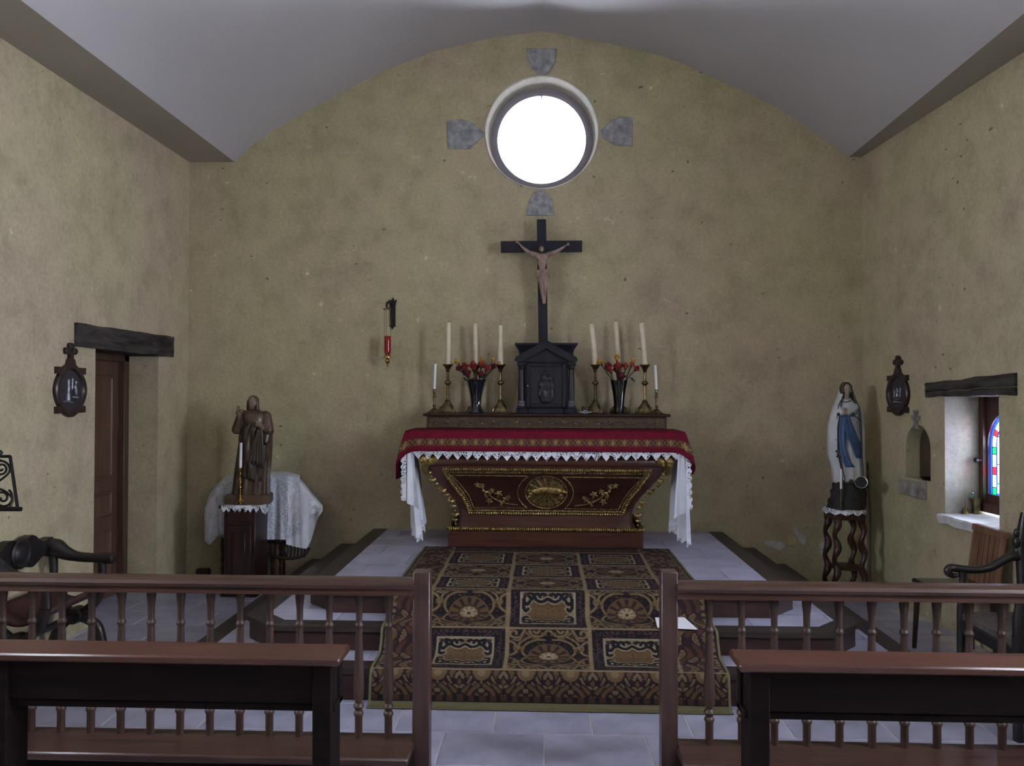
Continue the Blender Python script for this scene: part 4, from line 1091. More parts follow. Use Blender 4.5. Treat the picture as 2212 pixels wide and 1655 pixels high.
for k, px, yb2, yt, yc in bigs:
    yy = 6.66 if abs(k) != 2 else 6.80
    b = W(px, 893, yy); b.z = GT
    lab = f'tall brass candlestick, {names[k]} of the six on the altar shelf'
    if proto is None: proto = make_big(); proto.location = b; proto['label'] = lab; cs = proto
    else: cs = dup(proto, b, lab)
    cs.rotation_euler = (0, 0, random.uniform(-.5, .5))
    top = GT+.413
    tx = {-3:969, -2:1026, -1:1081, 1:1277, 2:1330, 3:1385}[k]
    zt3 = W(tx, yc, yy).z; h = zt3-top
    c = make_candle('altar_candle', .0225, h, M['candle']); c.location = (b.x, b.y, top)
    dxw = W(tx, yc, yy).x-b.x; c.rotation_euler = (0, math.atan2(dxw, h), 0)
    c['label'] = f'thick cream candle on the {names[k]} candlestick of the altar shelf'; c['group'] = 'cream altar candles'
def make_small():
    r = thing('small_candlestick', (0,0,0), 'x', 'candlestick', 'small candlesticks at the shelf ends')
    mb = MB(); mb.lathe([(.056,0),(.057,.006),(.050,.012),(.034,.024),(.020,.036),(.010,.044),(.009,.052),(.017,.060),(.017,.066),(.009,.072)], seg=24, mod=lambda a, z: 1+.05*math.cos(5*a)); mb.build('foot', M['silver'] if False else M['brass'], r)
    mb = MB(); mb.lathe([(.008,.070),(.007,.085),(.011,.120),(.012,.130),(.008,.134),(.020,.137),(.021,.141),(.007,.145),(.007,.150),(.014,.156),(.014,.163),(.008,.168)], seg=16); mb.build('stem', M['brass'], r)
    mb = MB(); mb.lathe([(.008,.166),(.010,.172),(.013,.180),(.012,.196),(.016,.200),(.015,.203)], seg=16); mb.build('socket', M['brass'], r)
    return r
sp = None
for px, yt, lab in ((938,785,'left'), (1418,788,'right')):
    b = W(px, 893, 6.60); b.z = GT
    l1 = f'small brass candlestick at the far {lab} end of the altar shelf'
    if sp is None: sp = make_small(); sp.location = b; sp['label'] = l1
    else: dup(sp, b, l1)
    h = W(px, yt, 6.6).z-(GT+.200)
    c = make_candle('thin_candle', .0115, h, M['white_candle']); c.location = (b.x, b.y, GT+.200); c['label'] = f'thin white candle at the far {lab} end of the altar shelf'; c['group'] = 'thin white candles'
    c.rotation_euler = (0, .04 if lab == 'left' else -.05, 0)

# ================================================================== VASES AND ROSES
def vase_left():
    b = W(1028, 893, 6.60); b.z = GT
    r = thing('glass_vase', b, 'dark blue flared glass vase of roses left of the tabernacle', 'vase')
    pr = [(.062,0),(.068,.006),(.064,.016),(.050,.026),(.043,.040),(.041,.075),(.044,.110),(.052,.160),(.065,.215),(.077,.262),(.084,.282),(.081,.282),(.062,.215),(.049,.160),(.039,.09),(.038,.03)]
    mb = MB(); mb.lathe([(q, z) for q, z in pr], c=b, seg=32, mod=lambda a, z: 1+.025*math.cos(a*10)); mb.build('vase_body', M['vase_dark'], r)
    return r, b
def vase_right():
    b = W(1337, 893, 6.60); b.z = GT
    r = thing('glass_vase', b, 'clear conical glass vase of roses right of the tabernacle', 'vase')
    pr = [(.050,0),(.053,.005),(.046,.012),(.040,.03),(.041,.07),(.047,.14),(.056,.20),(.068,.262),(.072,.280),(.069,.280),(.054,.20),(.045,.14),(.038,.07),(.036,.03),(.001,.02)]
    mb = MB(); mb.lathe(pr, c=b, seg=32, cap=False); mb.build('vase_body', M['vase_clear'], r)
    return r, b
VL, vlb = vase_left(); VR, vrb = vase_right()
def make_rose(mat, size, base, mouth, head, label, group, seed, leaf=True, open_=1.):
    rnd = random.Random(seed)
    r = thing('rose', base, label, 'flower', group)
    d = (head-base).normalized()
    d = (head-mouth).normalized()
    mb = MB(); mb.tube(smooth_path([base, base.lerp(mouth, .55), mouth, head-d*size*.5], 5), .0036, 6); st = mb.build('stem', M['stem'], r)
    rot = d.to_track_quat('Z', 'Y').to_matrix()
    mb = MB(); mb.lathe([(.002,-.9*size),(.35*size,-.7*size),(.55*size,-.3*size),(.5*size,.15*size),(.25*size,.45*size),(.05,.5*size) if False else (.08*size,.5*size)], c=head, seg=12, M=rot); hb = mb.build('bud', mat, r)
    for ring_, (nr_, rad, hh, ln) in enumerate(((3,.36,.62,.9),(5,.62,.42,.95),(6,.86,.12,.9))):
        for k in range(nr_):
            a = 2*PI*(k+.5*ring_)/nr_+rnd.uniform(-.15,.15)
            def pet(u, v):
                w = (u-.5)*2; ang = a+w*.62*(1-.25*v)
                rr = size*(.18+(rad-.18)*math.sin(v*PI/2)**.8*open_)*(1-.12*w*w); z = size*(-.62+(hh+.62)*v-.16*w*w*v+(-.12*v**4 if ring_ else .05))
                rr += size*.10*max(0, v-.75)*ring_
                return head+rot @ Vector((rr*math.cos(ang), rr*math.sin(ang), z))
            mb = MB(); mb.grid(pet, 4, 4); mb.build('petal', mat, r, angle=90)
    mb = MB(); mb.lathe([(.003,-1.05*size),(.24*size,-.85*size),(.36*size,-.6*size),(.30*size,-.52*size)], c=head, seg=8, M=rot); mb.build('calyx', M['stem'], r)
    if leaf:
        lb = base.lerp(head, rnd.uniform(.62,.8)); sd = rnd.choice((-1,1))
        def lf(u, v):
            w = math.sin(v*PI)**.8*(u-.5)*.026
            return lb+Vector((sd*(.008+.045*v), -.006-.012*v+w*.4, -.006*v-.028*v*v+w))
        mb = MB(); mb.grid(lf, 4, 6); mb.build('leaf', M['stem'], st, angle=90)
    return r
ordw = ['leftmost','second from the left','third from the left','fourth from the left','fifth from the left','sixth from the left','seventh from the left','eighth from the left','ninth from the left','tenth from the left']
def bunch(vb, items, side, seed):
    cnt = {}
    nm = {'Y':('yellow','rose_yellow'), 'R':('red','rose_red'), 'D':('dark red','rose_dark'), 'O':('orange red','rose_orange')}
    per_c = {}
    for it in items: per_c.setdefault(it[2], []).append(it)
    for c, lst in per_c.items():
        lst.sort()
        for i, (px, py, cc, dia, dy) in enumerate(lst):
            head = W(px, py, 6.60+dy); hx = head.x-vb.x; base = vb+Vector((max(-.02, min(.02, hx*.16)), dy*.2, .035)); mouth = vb+Vector((max(-.056, min(.056, hx*.6)), dy*.6, .272))
            if head.z < mouth.z+.03: mouth = base.lerp(head, .7); mouth.x = vb.x+max(-.05, min(.05, mouth.x-vb.x))
            w = ordw[i]+' of the '+nm[cc][0]+' roses' if len(lst) > 1 else 'only '+nm[cc][0]+' rose'
            if len(lst) > 1 and i == len(lst)-1: w = 'rightmost of the '+nm[cc][0]+' roses'
            make_rose(M[nm[cc][1]], dia*.5*6.6/1700*1.38, base, mouth, head, f'{w} in the vase {side} of the tabernacle', 'roses on the altar shelf', seed+px, leaf=(px % 3 == 0), open_=.85 if cc == 'Y' else 1.)
bunch(vlb, [(987,781,'Y',14,.03),(1041,775,'Y',11,.05),(1065,776,'Y',10,.04),(1079,784,'Y',9,.03),(1003,790,'R',17,-.02),(1022,788,'R',19,-.04),(1041,785,'O',17,.01),(1052,794,'R',15,-.03),(1067,790,'D',14,-.01),(990,795,'D',13,.0),(1009,805,'D',17,-.05),(1039,807,'D',16,-.05),(1026,799,'D',12,.03)], 'left', 11)
bunch(vrb, [(1295,781,'Y',15,.03),(1333,771,'Y',15,.04),(1368,778,'Y',11,.03),(1313,790,'R',19,-.03),(1335,789,'R',21,-.05),(1352,789,'O',15,.0),(1366,786,'O',12,.02),(1376,795,'R',14,-.02),(1319,800,'O',12,-.01),(1342,811,'D',18,-.06),(1331,797,'D',14,.02)], 'right', 51)
# silver cup on a folded cloth
pb = W(1264, 895, 6.56)
mb = MB(); mb.grid(lambda u, v: (pb.x+(u-.5)*.10, 6.50+.10*v, GT+.004+.010*abs(u-.5)*2*(1-v)+.002*math.sin(u*9)), 10, 6)
o = mb.build('folded_napkin', M['paper']); so = o.modifiers.new('t', 'SOLIDIFY'); so.thickness = .004; so.offset = 1; tag(o, 'small folded white napkin under the silver cup on the altar shelf', 'napkin')
cup = thing('silver_cup', (pb.x, 6.555, GT+.012), 'small silver cup with a dark side beside the tabernacle', 'cup')
mb = MB(); mb.lathe([(.026,0),(.029,.004),(.029,.044),(.031,.048),(.028,.048),(.026,.006),(.001,.005)], c=cup.location, seg=24, cap=False); mb.build('cup_wall', M['silver'], cup)
mb = MB(); mb.lathe([(.030,.020),(.0315,.024),(.030,.028)], c=cup.location, seg=24, cap=False); mb.build('cup_band', M['gold_trim'], cup)

# ================================================================== SANCTUARY LAMP
ly = 6.80
lamp = thing('sanctuary_lamp', W(848, 680, D-.01), 'red glass sanctuary lamp hanging from a black iron wall bracket', 'lamp')
def K(px, py, y=D-.01): return W(px, py, y)
out = [(849,642),(852,650),(857,647),(855,655),(854,660),(854,702),(857,706),(853,704),(850,708),(847,712),(845,707),(840,705),(843,702),(842,660),(841,655),(840,647),(845,650)]
mb = MB(); mb.prism([(K(x,y).x, K(x,y).z) for x, y in out], D-.012, D+.005); mb.build('bracket_plate', M['iron'], lamp, smooth=False)
mb = MB(); mb.tube(smooth_path([K(847,660,D-.01), K(843,654,D-.06), K(838,653,D-.12), K(835,658,D-.15), K(836,664,D-.15)], 6), .009, 8); mb.build('hook_arm', M['iron'], lamp)
cap_ = K(836,668,ly); mb = MB(); mb.lathe([(.034,-.004),(.034,.004),(.022,.008),(.010,.016),(.005,.028)], c=cap_, seg=20); mb.build('chain_cap', M['brass'], lamp)
ring_c = K(836.5,774,ly)
for k in range(3):
    a = 2*PI*k/3+.5; e = Vector((.032*math.cos(a), .032*math.sin(a), 0))
    mb = MB(); P = [cap_+e*.9+Vector((0,0,-.003))]; n = 44
    for i in range(1, n): P.append(cap_.lerp(ring_c, i/n)+e*(.95+.1*i/n)+Vector((.0012*math.cos(i*PI/2), .0012*math.sin(i*PI/2), 0)))
    P.append(ring_c+e*1.1); mb.tube(P, .0017, 5); mb.build('chain', M['brass'], lamp)
gz1, gz0 = K(837,726,ly).z, K(837,764,ly).z
mb = MB(); gx = K(837,745,ly).x
mb.lathe([(.026,gz0),(.029,gz0+.02),(.029,gz1-.01),(.027,gz1),(.024,gz1),(.025,gz1-.02),(.024,gz0+.01)], c=(gx, ly, 0), seg=28); mb.build('glass_cylinder', M['lamp_red'], lamp)
mb = MB(); z_ = gz0
mb.lathe([(.012,z_-.036),(.030,z_-.034),(.040,z_-.036),(.040,z_-.031),(.028,z_-.028),(.022,z_-.018),(.027,z_),(.029,z_+.004),(.020,z_+.004)], c=(gx, ly, 0), seg=28); mb.build('brass_collar', M['bright_brass'], lamp)
mb = MB(); mb.lathe([(.001,z_-.118),(.004,z_-.112),(.006,z_-.104),(.003,z_-.098),(.008,z_-.090),(.020,z_-.078),(.024,z_-.066),(.018,z_-.050),(.012,z_-.036)], c=(gx, ly, 0), seg=24); mb.build('brass_bowl', M['bright_brass'], lamp)

# ================================================================== STATUE OF A BLESSING MAN on its cabinet
py_ = 6.43
def P_(px, py, y=py_): return W(px, py, y)
c0, c1 = W(479,1160,6.30).x, W(548,1160,6.30).x
cabz = W(520,1092,6.3).z
cab = thing('statue_cabinet', ((c0+c1)/2, 6.45, 0), 'narrow dark wooden cabinet with a panelled door standing under the brown statue', 'cabinet')
cx0, cx1 = W(483,1180,6.30).x, W(551,1180,6.30).x
mb = MB(); mb.box(cx0, cx1, 6.30, 6.60, .07, cabz-.02, .004); mb.build('cabinet_body', M['dark_wood'], cab)
mb = MB(); mb.box(cx0-.02, cx1+.02, 6.28, 6.60, 0, .07, .006); mb.build('plinth', M['dark_wood'], cab)
mb = MB(); mb.box(cx0-.035, cx1+.03, 6.265, 6.61, cabz-.022, cabz, .008); mb.build('cabinet_top', M['dark_wood'], cab)
mb = MB(); mb.box(cx0+.03, cx1-.03, 6.288, 6.30, .12, cabz-.16, .003); dr = mb.build('door', M['dark_wood'], cab)
mb = MB(); mb.box(cx0+.075, cx1-.075, 6.280, 6.29, .18, cabz-.22, .006); mb.build('door_panel', M['dark_wood'], dr)
mb = MB(); mb.box(cx0+.03, cx1-.03, 6.290, 6.30, cabz-.13, cabz-.05, .003); mb.build('drawer', M['dark_wood'], cab)
# lace doily hanging over the cabinet edge
dl = MB(); yf_ = 6.262; n = 60; a0, a1 = cx0-.005, cx1+.045; t_ = []; m_ = []; b_ = []
for i in range(n+1):
    u = i/n; x = lerp(a0, a1, u); k = abs(((u*7) % 1)-.5)*2
    t_.append((x, 6.42, cabz+.004)); m_.append((x, yf_, cabz+.005)); b_.append((x, yf_-.010, cabz-.012-.034*(1-k)-.012*math.sin(u*11)**2))
dl.rings([t_, m_, b_], False, False, closed=False)
dl.add([(a1, 6.42, cabz+.004), (a1, yf_, cabz+.004), (a1+.022, yf_+.01, cabz-.05), (a1+.03, 6.33, cabz-.075), (a1+.022, 6.42, cabz-.05)], [(0,1,2,3,4)])
tag(dl.build('lace_doily', M['lace']), 'small white lace doily under the brown statue on the dark cabinet', 'doily')
st = thing('saint_statue', (P_(540,1083).x, py_, cabz+.005), 'brown carved wooden statue of a bearded robed man raising one hand in blessing', 'statue')
sb = cabz+.006
bx0, bx1 = P_(494,1075).x, P_(581,1075).x; hz = P_(540,1066).z
mb = MB(); rs = []
for z, e in ((sb, 0), (hz-.01, 0), (hz, -.008)):
    rs.append([(bx0-e+.02, py_-.13, z), (bx1+e-.02, py_-.13, z), (bx1+e, py_-.10, z), (bx1+e, py_+.10, z), (bx1+e-.03, py_+.13, z), (bx0-e+.03, py_+.13, z), (bx0-e, py_+.10, z), (bx0-e, py_-.10, z)])
mb.rings(rs); mb.build('base', M['statue'], st)
ROBE = [(1068,503,580,.20),(1056,506,580,.21),(1035,509,580,.20),(1010,512,580,.195),(985,515,580,.19),(960,518,579,.185),(940,521,578,.18),(922,523,577,.175),(905,521,578,.17),(895,521,576,.155),(889,528,568,.13),(885,537,560,.10)]
def px_rings(tab, yc, seg, fold, nst=40, front=0.):
    rs = []; ys_ = [tab[0][0]+(tab[-1][0]-tab[0][0])*i/nst for i in range(nst+1)]
    T_ = tab if tab[0][0] < tab[-1][0] else tab[::-1]
    for y in ys_:
        l, r_, dp = interp(T_, y); a, b = W(l, y, yc), W(r_, y, yc); cx = (a.x+b.x)/2; hw = (b.x-a.x)/2; ring = []
        for j in range(seg):
            t = 2*PI*j/seg; k = fold(t, y); ring.append((cx+hw*k*math.cos(t), yc+front+dp/2*k*math.sin(t), a.z))
        rs.append(ring)
    return rs
mb = MB(); mb.rings(px_rings(ROBE, py_, 64, lambda t, y: 1+.085*math.sin(10*t+.5*math.sin(y*.03))*min(1, max(0, (y-925)/70))+.03*math.sin(21*t)*min(1, max(0, (y-925)/70))+.012*math.sin(17*t)))
# arms
mb.cap(P_(526,897,py_-.01), P_(511,928,py_-.06), .045, .040); mb.cap(P_(511,928,py_-.06), P_(516,903,py_-.10), .040, .026)
mb.cap(P_(574,900), P_(580,930,py_-.03), .048, .046); mb.cap(P_(580,930,py_-.03), P_(562,922,py_-.11), .042, .024); mb.cap(P_(577,935,py_-.03), P_(574,955,py_-.05), .040, .03)
mb.cap(P_(549,892), P_(548,880), .028, .026)
blob(mb, 'robe', M['statue'], st, .005, 1)
# head
hd = P_(546,870,py_-.015); rz_ = Matrix.Rotation(-.18, 3, 'Z')
def hv(x, y, z): return hd+rz_ @ Vector((x, y, z))
mb = MB(); mb.ball(hd, (.040,.047,.055), 18, 12); mb.ball(hv(0,-.014,-.022), (.032,.034,.034), 14, 10)
mb.cap(hv(0,-.045,.008), hv(0,-.056,-.010), .006, .009); mb.ball(hv(0,-.039,.016), (.023,.008,.006), 10, 6)
mb.ball(hv(0,-.046,-.024), (.014,.006,.005), 8, 6); mb.cap(hd+Vector((0,0,-.03)), P_(548,888), .026, .030)
for s in (-1, 1): mb.ball(hv(s*.020,-.034,-.010), (.014,.012,.012), 8, 6); mb.ball(hv(s*.041,-.004,-.004), (.006,.010,.014), 8, 6)
head = blob(mb, 'head', M['statue_skin'], st, .0042, 2)
mb = MB(); mb.ball(hv(0,.012,.012), (.046,.046,.050), 16, 10)
for s in (-1, 1): mb.cap(hv(s*.037,.0,.01), hv(s*.040,.004,-.055), .016, .018); mb.cap(hv(s*.040,.004,-.05), hv(s*.036,.018,-.085), .018, .012)
mb.cap(hv(0,.03,0), hv(0,.035,-.07), .034, .03)
blob(mb, 'hair', M['statue'], head, .005, 2)
mb = MB(); mb.ball(hv(0,-.032,-.046), (.024,.020,.020), 12, 8); mb.cap(hv(-.028,-.014,-.022), hv(-.012,-.036,-.046), .010, .012); mb.cap(hv(.028,-.014,-.022), hv(.012,-.036,-.046), .010, .012); mb.ball(hv(0,-.047,-.017), (.016,.006,.005), 8, 6); blob(mb, 'beard', M['statue'], head, .004, 2)
mb = MB()
for s in (-1, 1): mb.ball(hv(s*.016,-.0405,.004), (.007,.005,.004), 8, 6)
blob(mb, 'eyes', M['statue_dark'], head, .002, 0, kind='stuff')
# blessing hand: two fingers up, two folded, thumb at the side
wp = P_(516,902,py_-.10); pc = P_(516,893,py_-.105)
mb = MB(); mb.cap(wp, pc, .017, .021); mb.ball(pc, (.021,.012,.024), 10, 8)
for (fx_, fy_, l) in ((513,879,1), (517,878,1)): mb.cap(P_(fx_+1,889,py_-.105), P_(fx_,fy_,py_-.108), .0085, .0065, 8)
for fx_ in (520,523): k_ = P_(fx_,889,py_-.107); mb.cap(P_(fx_,891,py_-.105), P_(fx_+.5,885,py_-.118), .0085, .008, 8); mb.cap(P_(fx_+.5,885,py_-.118), P_(fx_,890,py_-.128), .008, .006, 8)
mb.cap(P_(512,896,py_-.11), P_(510,889,py_-.125), .008, .0065, 8)
blob(mb, 'raised_hand', M['statue_skin'], st, .0036, 1)
pc = P_(560,918,py_-.125); mb = MB(); mb.cap(P_(566,925,py_-.105), pc, .020, .022)
for k in range(4): mb.cap(pc+Vector((-.004,-.008,.016-.010*k)), P_(553.5,912+k*2.8,py_-.142), .008, .006, 8); mb.cap(P_(553.5,912+k*2.8,py_-.142), P_(549.5,914+k*2.8,py_-.128), .006, .005, 8)
mb.cap(pc+Vector((.004,-.004,.016)), P_(557,909,py_-.135), .008, .006, 8)
blob(mb, 'chest_hand', M['statue_skin'], st, .0036, 1)
# dark mantle wrapped round the hips with folds falling from the chest hand
MAN = [(1032,520,572,.205),(1020,516,575,.215),(990,515,580,.225),(965,518,580,.22),(945,521,580,.215),(930,524,579,.212),(918,536,578,.205)]
mb = MB(); rs = []
for y in np.linspace(1032, 916, 26):
    l, r_, dp = interp(MAN[::-1], y); a, b = P_(l, y), P_(r_, y); cx = (a.x+b.x)/2; hw = (b.x-a.x)/2; ring = []
    for j in range(49):
        t = PI+PI*j/48; w = .055*math.sin(9*t+(1032-y)*.075)+.028*math.sin(19*t-(1032-y)*.05); k = 1+w*.9-.02
        ring.append((cx+hw*k*math.cos(t), py_+dp/2*k*math.sin(t)-.008, a.z+.02*math.sin(t*2)))
    rs.append(ring)
mb.rings(rs, False, False, closed=False); o = mb.build('mantle', M['statue_dark'], st, angle=90); so = o.modifiers.new('t', 'SOLIDIFY'); so.thickness = .010; so.offset = 0
mb = MB()
for k, (xa, xb) in enumerate(((558,540),(559,547),(560,555),(562,562),(565,568))):
    mb.tube(smooth_path([P_(xa,928,py_-.135), P_((xa+xb)/2,955,py_-.135), P_(xb,1000+k*3,py_-.128)], 6), [.007]*6+[.011]*6+[.006], 8)
blob(mb, 'mantle_folds', M['statue_dark'], st, .005, 1, kind='stuff')
# cloak falling from the shoulder on the right
mb = MB(); mb.rings(px_rings([(1036,562,578,.10),(1000,562,582,.13),(960,562,584,.15),(930,562,585,.16),(905,560,583,.16),(892,556,576,.12)], py_, 32, lambda t, y: 1+.05*math.sin(6*t+y*.03), 24, .03)); mb.build('cloak', M['statue'], st, angle=90)
# brass candlestick and candle in front of the statue
cb3 = W(519, 1087, 6.285)
cbz = cabz+.008
cst = thing('brass_candlestick', (cb3.x, 6.285, cbz), 'slim polished brass candlestick in front of the brown statue', 'candlestick')
hh = W(521,1010,6.285).z-cbz
mb = MB(); L0 = cst.location
mb.lathe([(.012,.020),(.020,.026),(.017,.040),(.010,.055),(.014,.062),(.007,.070)], c=L0, seg=20); mb.build('foot', M['bright_brass'], cst)
for k in range(3):
    a = 2*PI*k/3-PI/2+.5; c_, s_2 = math.cos(a), math.sin(a)
    mb = MB(); mb.tube([(L0.x+c_*q, L0.y+s_2*q, L0.z+z) for q, z in ((.010,.030),(.024,.026),(.034,.016),(.036,.006),(.042,.004))], [.008,.010,.009,.007,.005], 8); mb.build('scroll_foot', M['bright_brass'], cst)
st_prof = [(.006,.068)]
for i in range(1, 40):
    z = .068+(hh-.068-.03)*i/39; st_prof.append((.0055+.006*max(0, math.sin(i*.97))**4+.004*max(0, math.sin(i*.485+1))**6, z))
mb = MB(); mb.lathe(st_prof, c=L0, seg=16); mb.build('stem', M['bright_brass'], cst)
mb = MB(); mb.lathe([(.006,hh-.032),(.016,hh-.020),(.018,hh-.016),(.010,hh-.012),(.011,hh)], c=L0, seg=18); mb.build('drip_pan', M['bright_brass'], cst)
c = make_candle('thin_candle', .0115, W(521,955,6.285).z-(cbz+hh), M['white_candle']); c.location = (L0.x, L0.y, cbz+hh-.002); c['label'] = 'thin white candle on the brass candlestick before the brown statue'; c['group'] = 'thin white candles'; c.rotation_euler = (0, .012, 0)

# ================================================================== LACE-DRAPED TABLE behind the statue
ty_ = 6.70
tb = thing('side_table', (W(600,1240,ty_).x, 6.76, 0), 'dark small table with turned legs hidden under a lace cloth by the wall', 'table')
tx0_, tx1_ = W(455,1060,ty_).x, W(668,1060,ty_).x; tz_ = W(560,1024,ty_).z
mb = MB(); mb.box(W(500,1040,6.7).x, W(628,1040,6.7).x, 6.66, 6.90, tz_-.06, tz_-.04, .004); mb.build('table_top', M['dark_wood'], tb)
zap = W(600,1172,6.64).z
mb = MB(); mb.box(W(578,1172,6.66).x, W(606,1172,6.66).x, 6.64, 6.92, zap-.01, zap+.05, .006); mb.build('apron', M['chair_black'], tb)
for px in (586,597,604,478):
    x = W(px,1200,6.66).x; mb = MB(); mb.lathe([(.012,0),(.016,.02),(.011,.08),(.015,.14),(.010,.18),(.017,.22),(.012,.28),(.018,.32),(.011,.4),(.012,zap)], c=(x, 6.68 if px != 597 else 6.86, 0), seg=14); mb.build('leg', M['stand_wood'], tb)
mb = MB(); fr_ = []
mb.tube(smooth_path([W(576,1196,6.64), W(592,1201,6.63), W(612,1206,6.62), W(640,1205,6.62), W(660,1196,6.63), W(668,1184,6.66)], 6), .014, 8); mb.build('lower_rail', M['chair_black'], tb)
for k in range(7):
    x0 = 612+k*7.5; mb = MB(); mb.tube([W(x0,1172,6.65), W(x0+2,1190,6.63), W(x0,1204,6.625)], [.008,.012,.008], 7); mb.build('spindle', M['chair_black'], tb)
# the cloth
def drape(name, cols, mat, n=70, nv=26, fold=.018, label=None):
    """cols: rows (px, y_top, y_bottom, depth of top edge)"""
    def f(u, v):
        px = lerp(cols[0][0], cols[-1][0], u); yt, yb3, dp = interp(cols, px)
        y = lerp(yt, yb3, v); yy = 6.60-dp+.05*(1-v)**2*1.2-.012*v
        yy += fold*math.sin(px*.16+v*1.3)*(.25+v)+fold*.6*math.sin(px*.37+1)*v
        if v < .05: yy = lerp(6.90, yy, v/.05)
        return W(px, y, yy)
    mb = MB(); mb.grid(f, n, nv); return mb
tc = thing('lace_tablecloth', (W(570,1030,6.66).x, 6.74, tz_), 'white lace cloth in a bluish light tint draped over the small table behind the brown statue', 'tablecloth')
mb = drape('a', [(442,1100,1168,.02),(452,1068,1178,.02),(470,1045,1160,.03),(490,1026,1150,.03),(520,1020,1150,.02),(575,1018,1166,.0),(622,1019,1166,.02),(648,1026,1150,.03)], M['linen'], 80); mb.build('main_drape', M['lace_fine'], tc, angle=90)
mb = drape('b', [(618,1024,1176,.0),(640,1026,1182,-.01),(662,1048,1186,-.015),(672,1062,1168,-.015),(686,1078,1120,-.01),(697,1092,1104,.0)], M['linen'], 40, fold=.012); mb.build('side_drape', M['linen'], tc, angle=90)
mb = drape('c', [(446,1092,1166,.045),(456,1070,1172,.05),(480,1052,1146,.05)], M['lace_fine'], 24); mb.build('lace_corner', M['lace'], tc, angle=90)
mb = drape('d', [(622,1040,1140,.03),(650,1046,1128,.035),(672,1068,1112,.03),(690,1088,1104,.02)], M['lace_fine'], 24, fold=.010); mb.build('lace_corner', M['lace'], tc, angle=90)
# small red bundle on the floor in the corner
rb_ = W(437,1240,6.75); mb = MB()
for k in range(5): mb.ball((rb_.x-.04+.02*k, 6.76+.015*math.sin(k*2), .035+.012*math.cos(k*1.7)+W(437,1240,6.75).z*.0), (.030,.028,.035), 10, 7)
for k in range(4): mb.ball((rb_.x-.035+.024*k, 6.77, .09+.01*math.sin(k*3)), (.032,.030,.034), 10, 7)
o = blob(mb, 'red_cloth_bundle', plain('dull_red_cloth', (.035,.008,.008), .85), None, .008, 3); tag(o, 'small dull red cloth bundle on the floor left of the dark cabinet', 'bundle')

# ================================================================== WHITE AND BLUE LADY STATUE on a stand
my = 6.56
def V_(px, py, y=my): return W(px, py, y)
stz = V_(1826,1098).z
sx0, sx1 = V_(1781,1100).x, V_(1869,1100).x; scx = (sx0+sx1)/2
stand = thing('statue_stand', (scx, my, 0), 'tall red-brown wooden stand with barley-twist legs and a lower shelf in the corner', 'stand')
mb = MB(); n = 24; mb.lathe([(.150,stz-.030),(.158,stz-.026),(.158,stz-.016),(.150,stz-.006),(.150,stz)], c=(scx, my+.01, 0), seg=8, M=Matrix.Rotation(PI/8, 3, 'Z')); mb.build('stand_top', M['stand_wood'], stand)
mb = MB(); mb.box(scx-.125, scx+.125, my-.115, my+.135, stz-.085, stz-.03, .008); mb.build('apron', M['stand_wood'], stand)
shz = V_(1826,1222).z
mb = MB(); mb.lathe([(.115,shz-.022),(.125,shz-.016),(.125,shz-.004),(.118,shz)], c=(scx+.01, my+.01, 0), seg=28); mb.build('lower_shelf', M['stand_wood'], stand)
for ix, iy in ((-1,-1),(1,-1),(-1,1),(1,1)):
    P = []; n = 60
    for i in range(n+1):
        z = (stz-.08)*i/n; a = i*.34; am = .013 if .06 < z < stz-.10 else .004
        P.append((scx+ix*(.112-.01*i/n)+am*math.cos(a+ix), my+.01+iy*.105+am*math.sin(a+ix), z))
    mb = MB(); mb.tube(P, [.024+.006*math.sin(i*.34+1) for i in range(n+1)], 10); mb.build('leg', M['stand_wood'], stand)
# doily
mb = MB(); dt = []; dm = []; db = []; n = 120
for i in range(n+1):
    a = 2*PI*i/n; k = abs(((i/10.) % 1)-.5)*2; r = .160
    dt.append((scx+.155*math.cos(a), my+.01+.155*math.sin(a), stz+.003)); dm.append((scx+.166*math.cos(a), my+.01+.166*math.sin(a), stz-.006)); db.append((scx+.171*math.cos(a), my+.01+.171*math.sin(a), stz-.022-.020*(1-k)))
mb.rings([dt, dm, db], False, False); c0_ = [(scx+.155*math.cos(2*PI*i/n), my+.01+.155*math.sin(2*PI*i/n), stz+.003) for i in range(n)]
mb.add(c0_+[(scx, my+.01, stz+.003)], [(i, (i+1) % n, n) for i in range(n)])
tag(mb.build('lace_doily', M['lace']), 'white scalloped lace doily under the white and blue statue', 'doily')
lady = thing('lady_statue', (scx, my, stz+.005), 'tall white robed lady statue with a blue sash and praying hands', 'statue')
zb0 = stz+.005
mb = MB(); rs = []
for i in range(9):
    t = i/8; y = lerp(1092, 1040, t); l, r_ = lerp(1788,1803,t)+2*math.sin(i*2.3), lerp(1868,1869,t)+1.5*math.sin(i*1.7)
    a, b = V_(l, y), V_(r_, y); cx = (a.x+b.x)/2; hw = (b.x-a.x)/2; z = lerp(zb0, V_(1830,1040).z, t)
    rs.append([(cx+hw*(1+.06*math.sin(5*q+i))*math.cos(q), my+lerp(.14,.11,t)*(1+.06*math.sin(4*q+i*1.3))*math.sin(q), z) for q in [2*PI*j/40 for j in range(40)]])
mb.rings(rs); mb.build('rock_base', M['rock'], lady)
RB = [(1046,1803,1864,.20),(1030,1803,1863,.19),(1000,1802,1862,.18),(970,1800,1860,.165),(940,1801,1858,.155),(915,1803,1855,.15),(895,1803,1855,.15),(880,1806,1850,.14),(866,1812,1843,.11),(858,1820,1836,.07)]
mb = MB(); mb.rings(px_rings(RB, my, 72, lambda t, y: 1+.035*math.sin(11*t)*min(1, max(0, (y-890)/60))+.012*math.sin(23*t), 40))
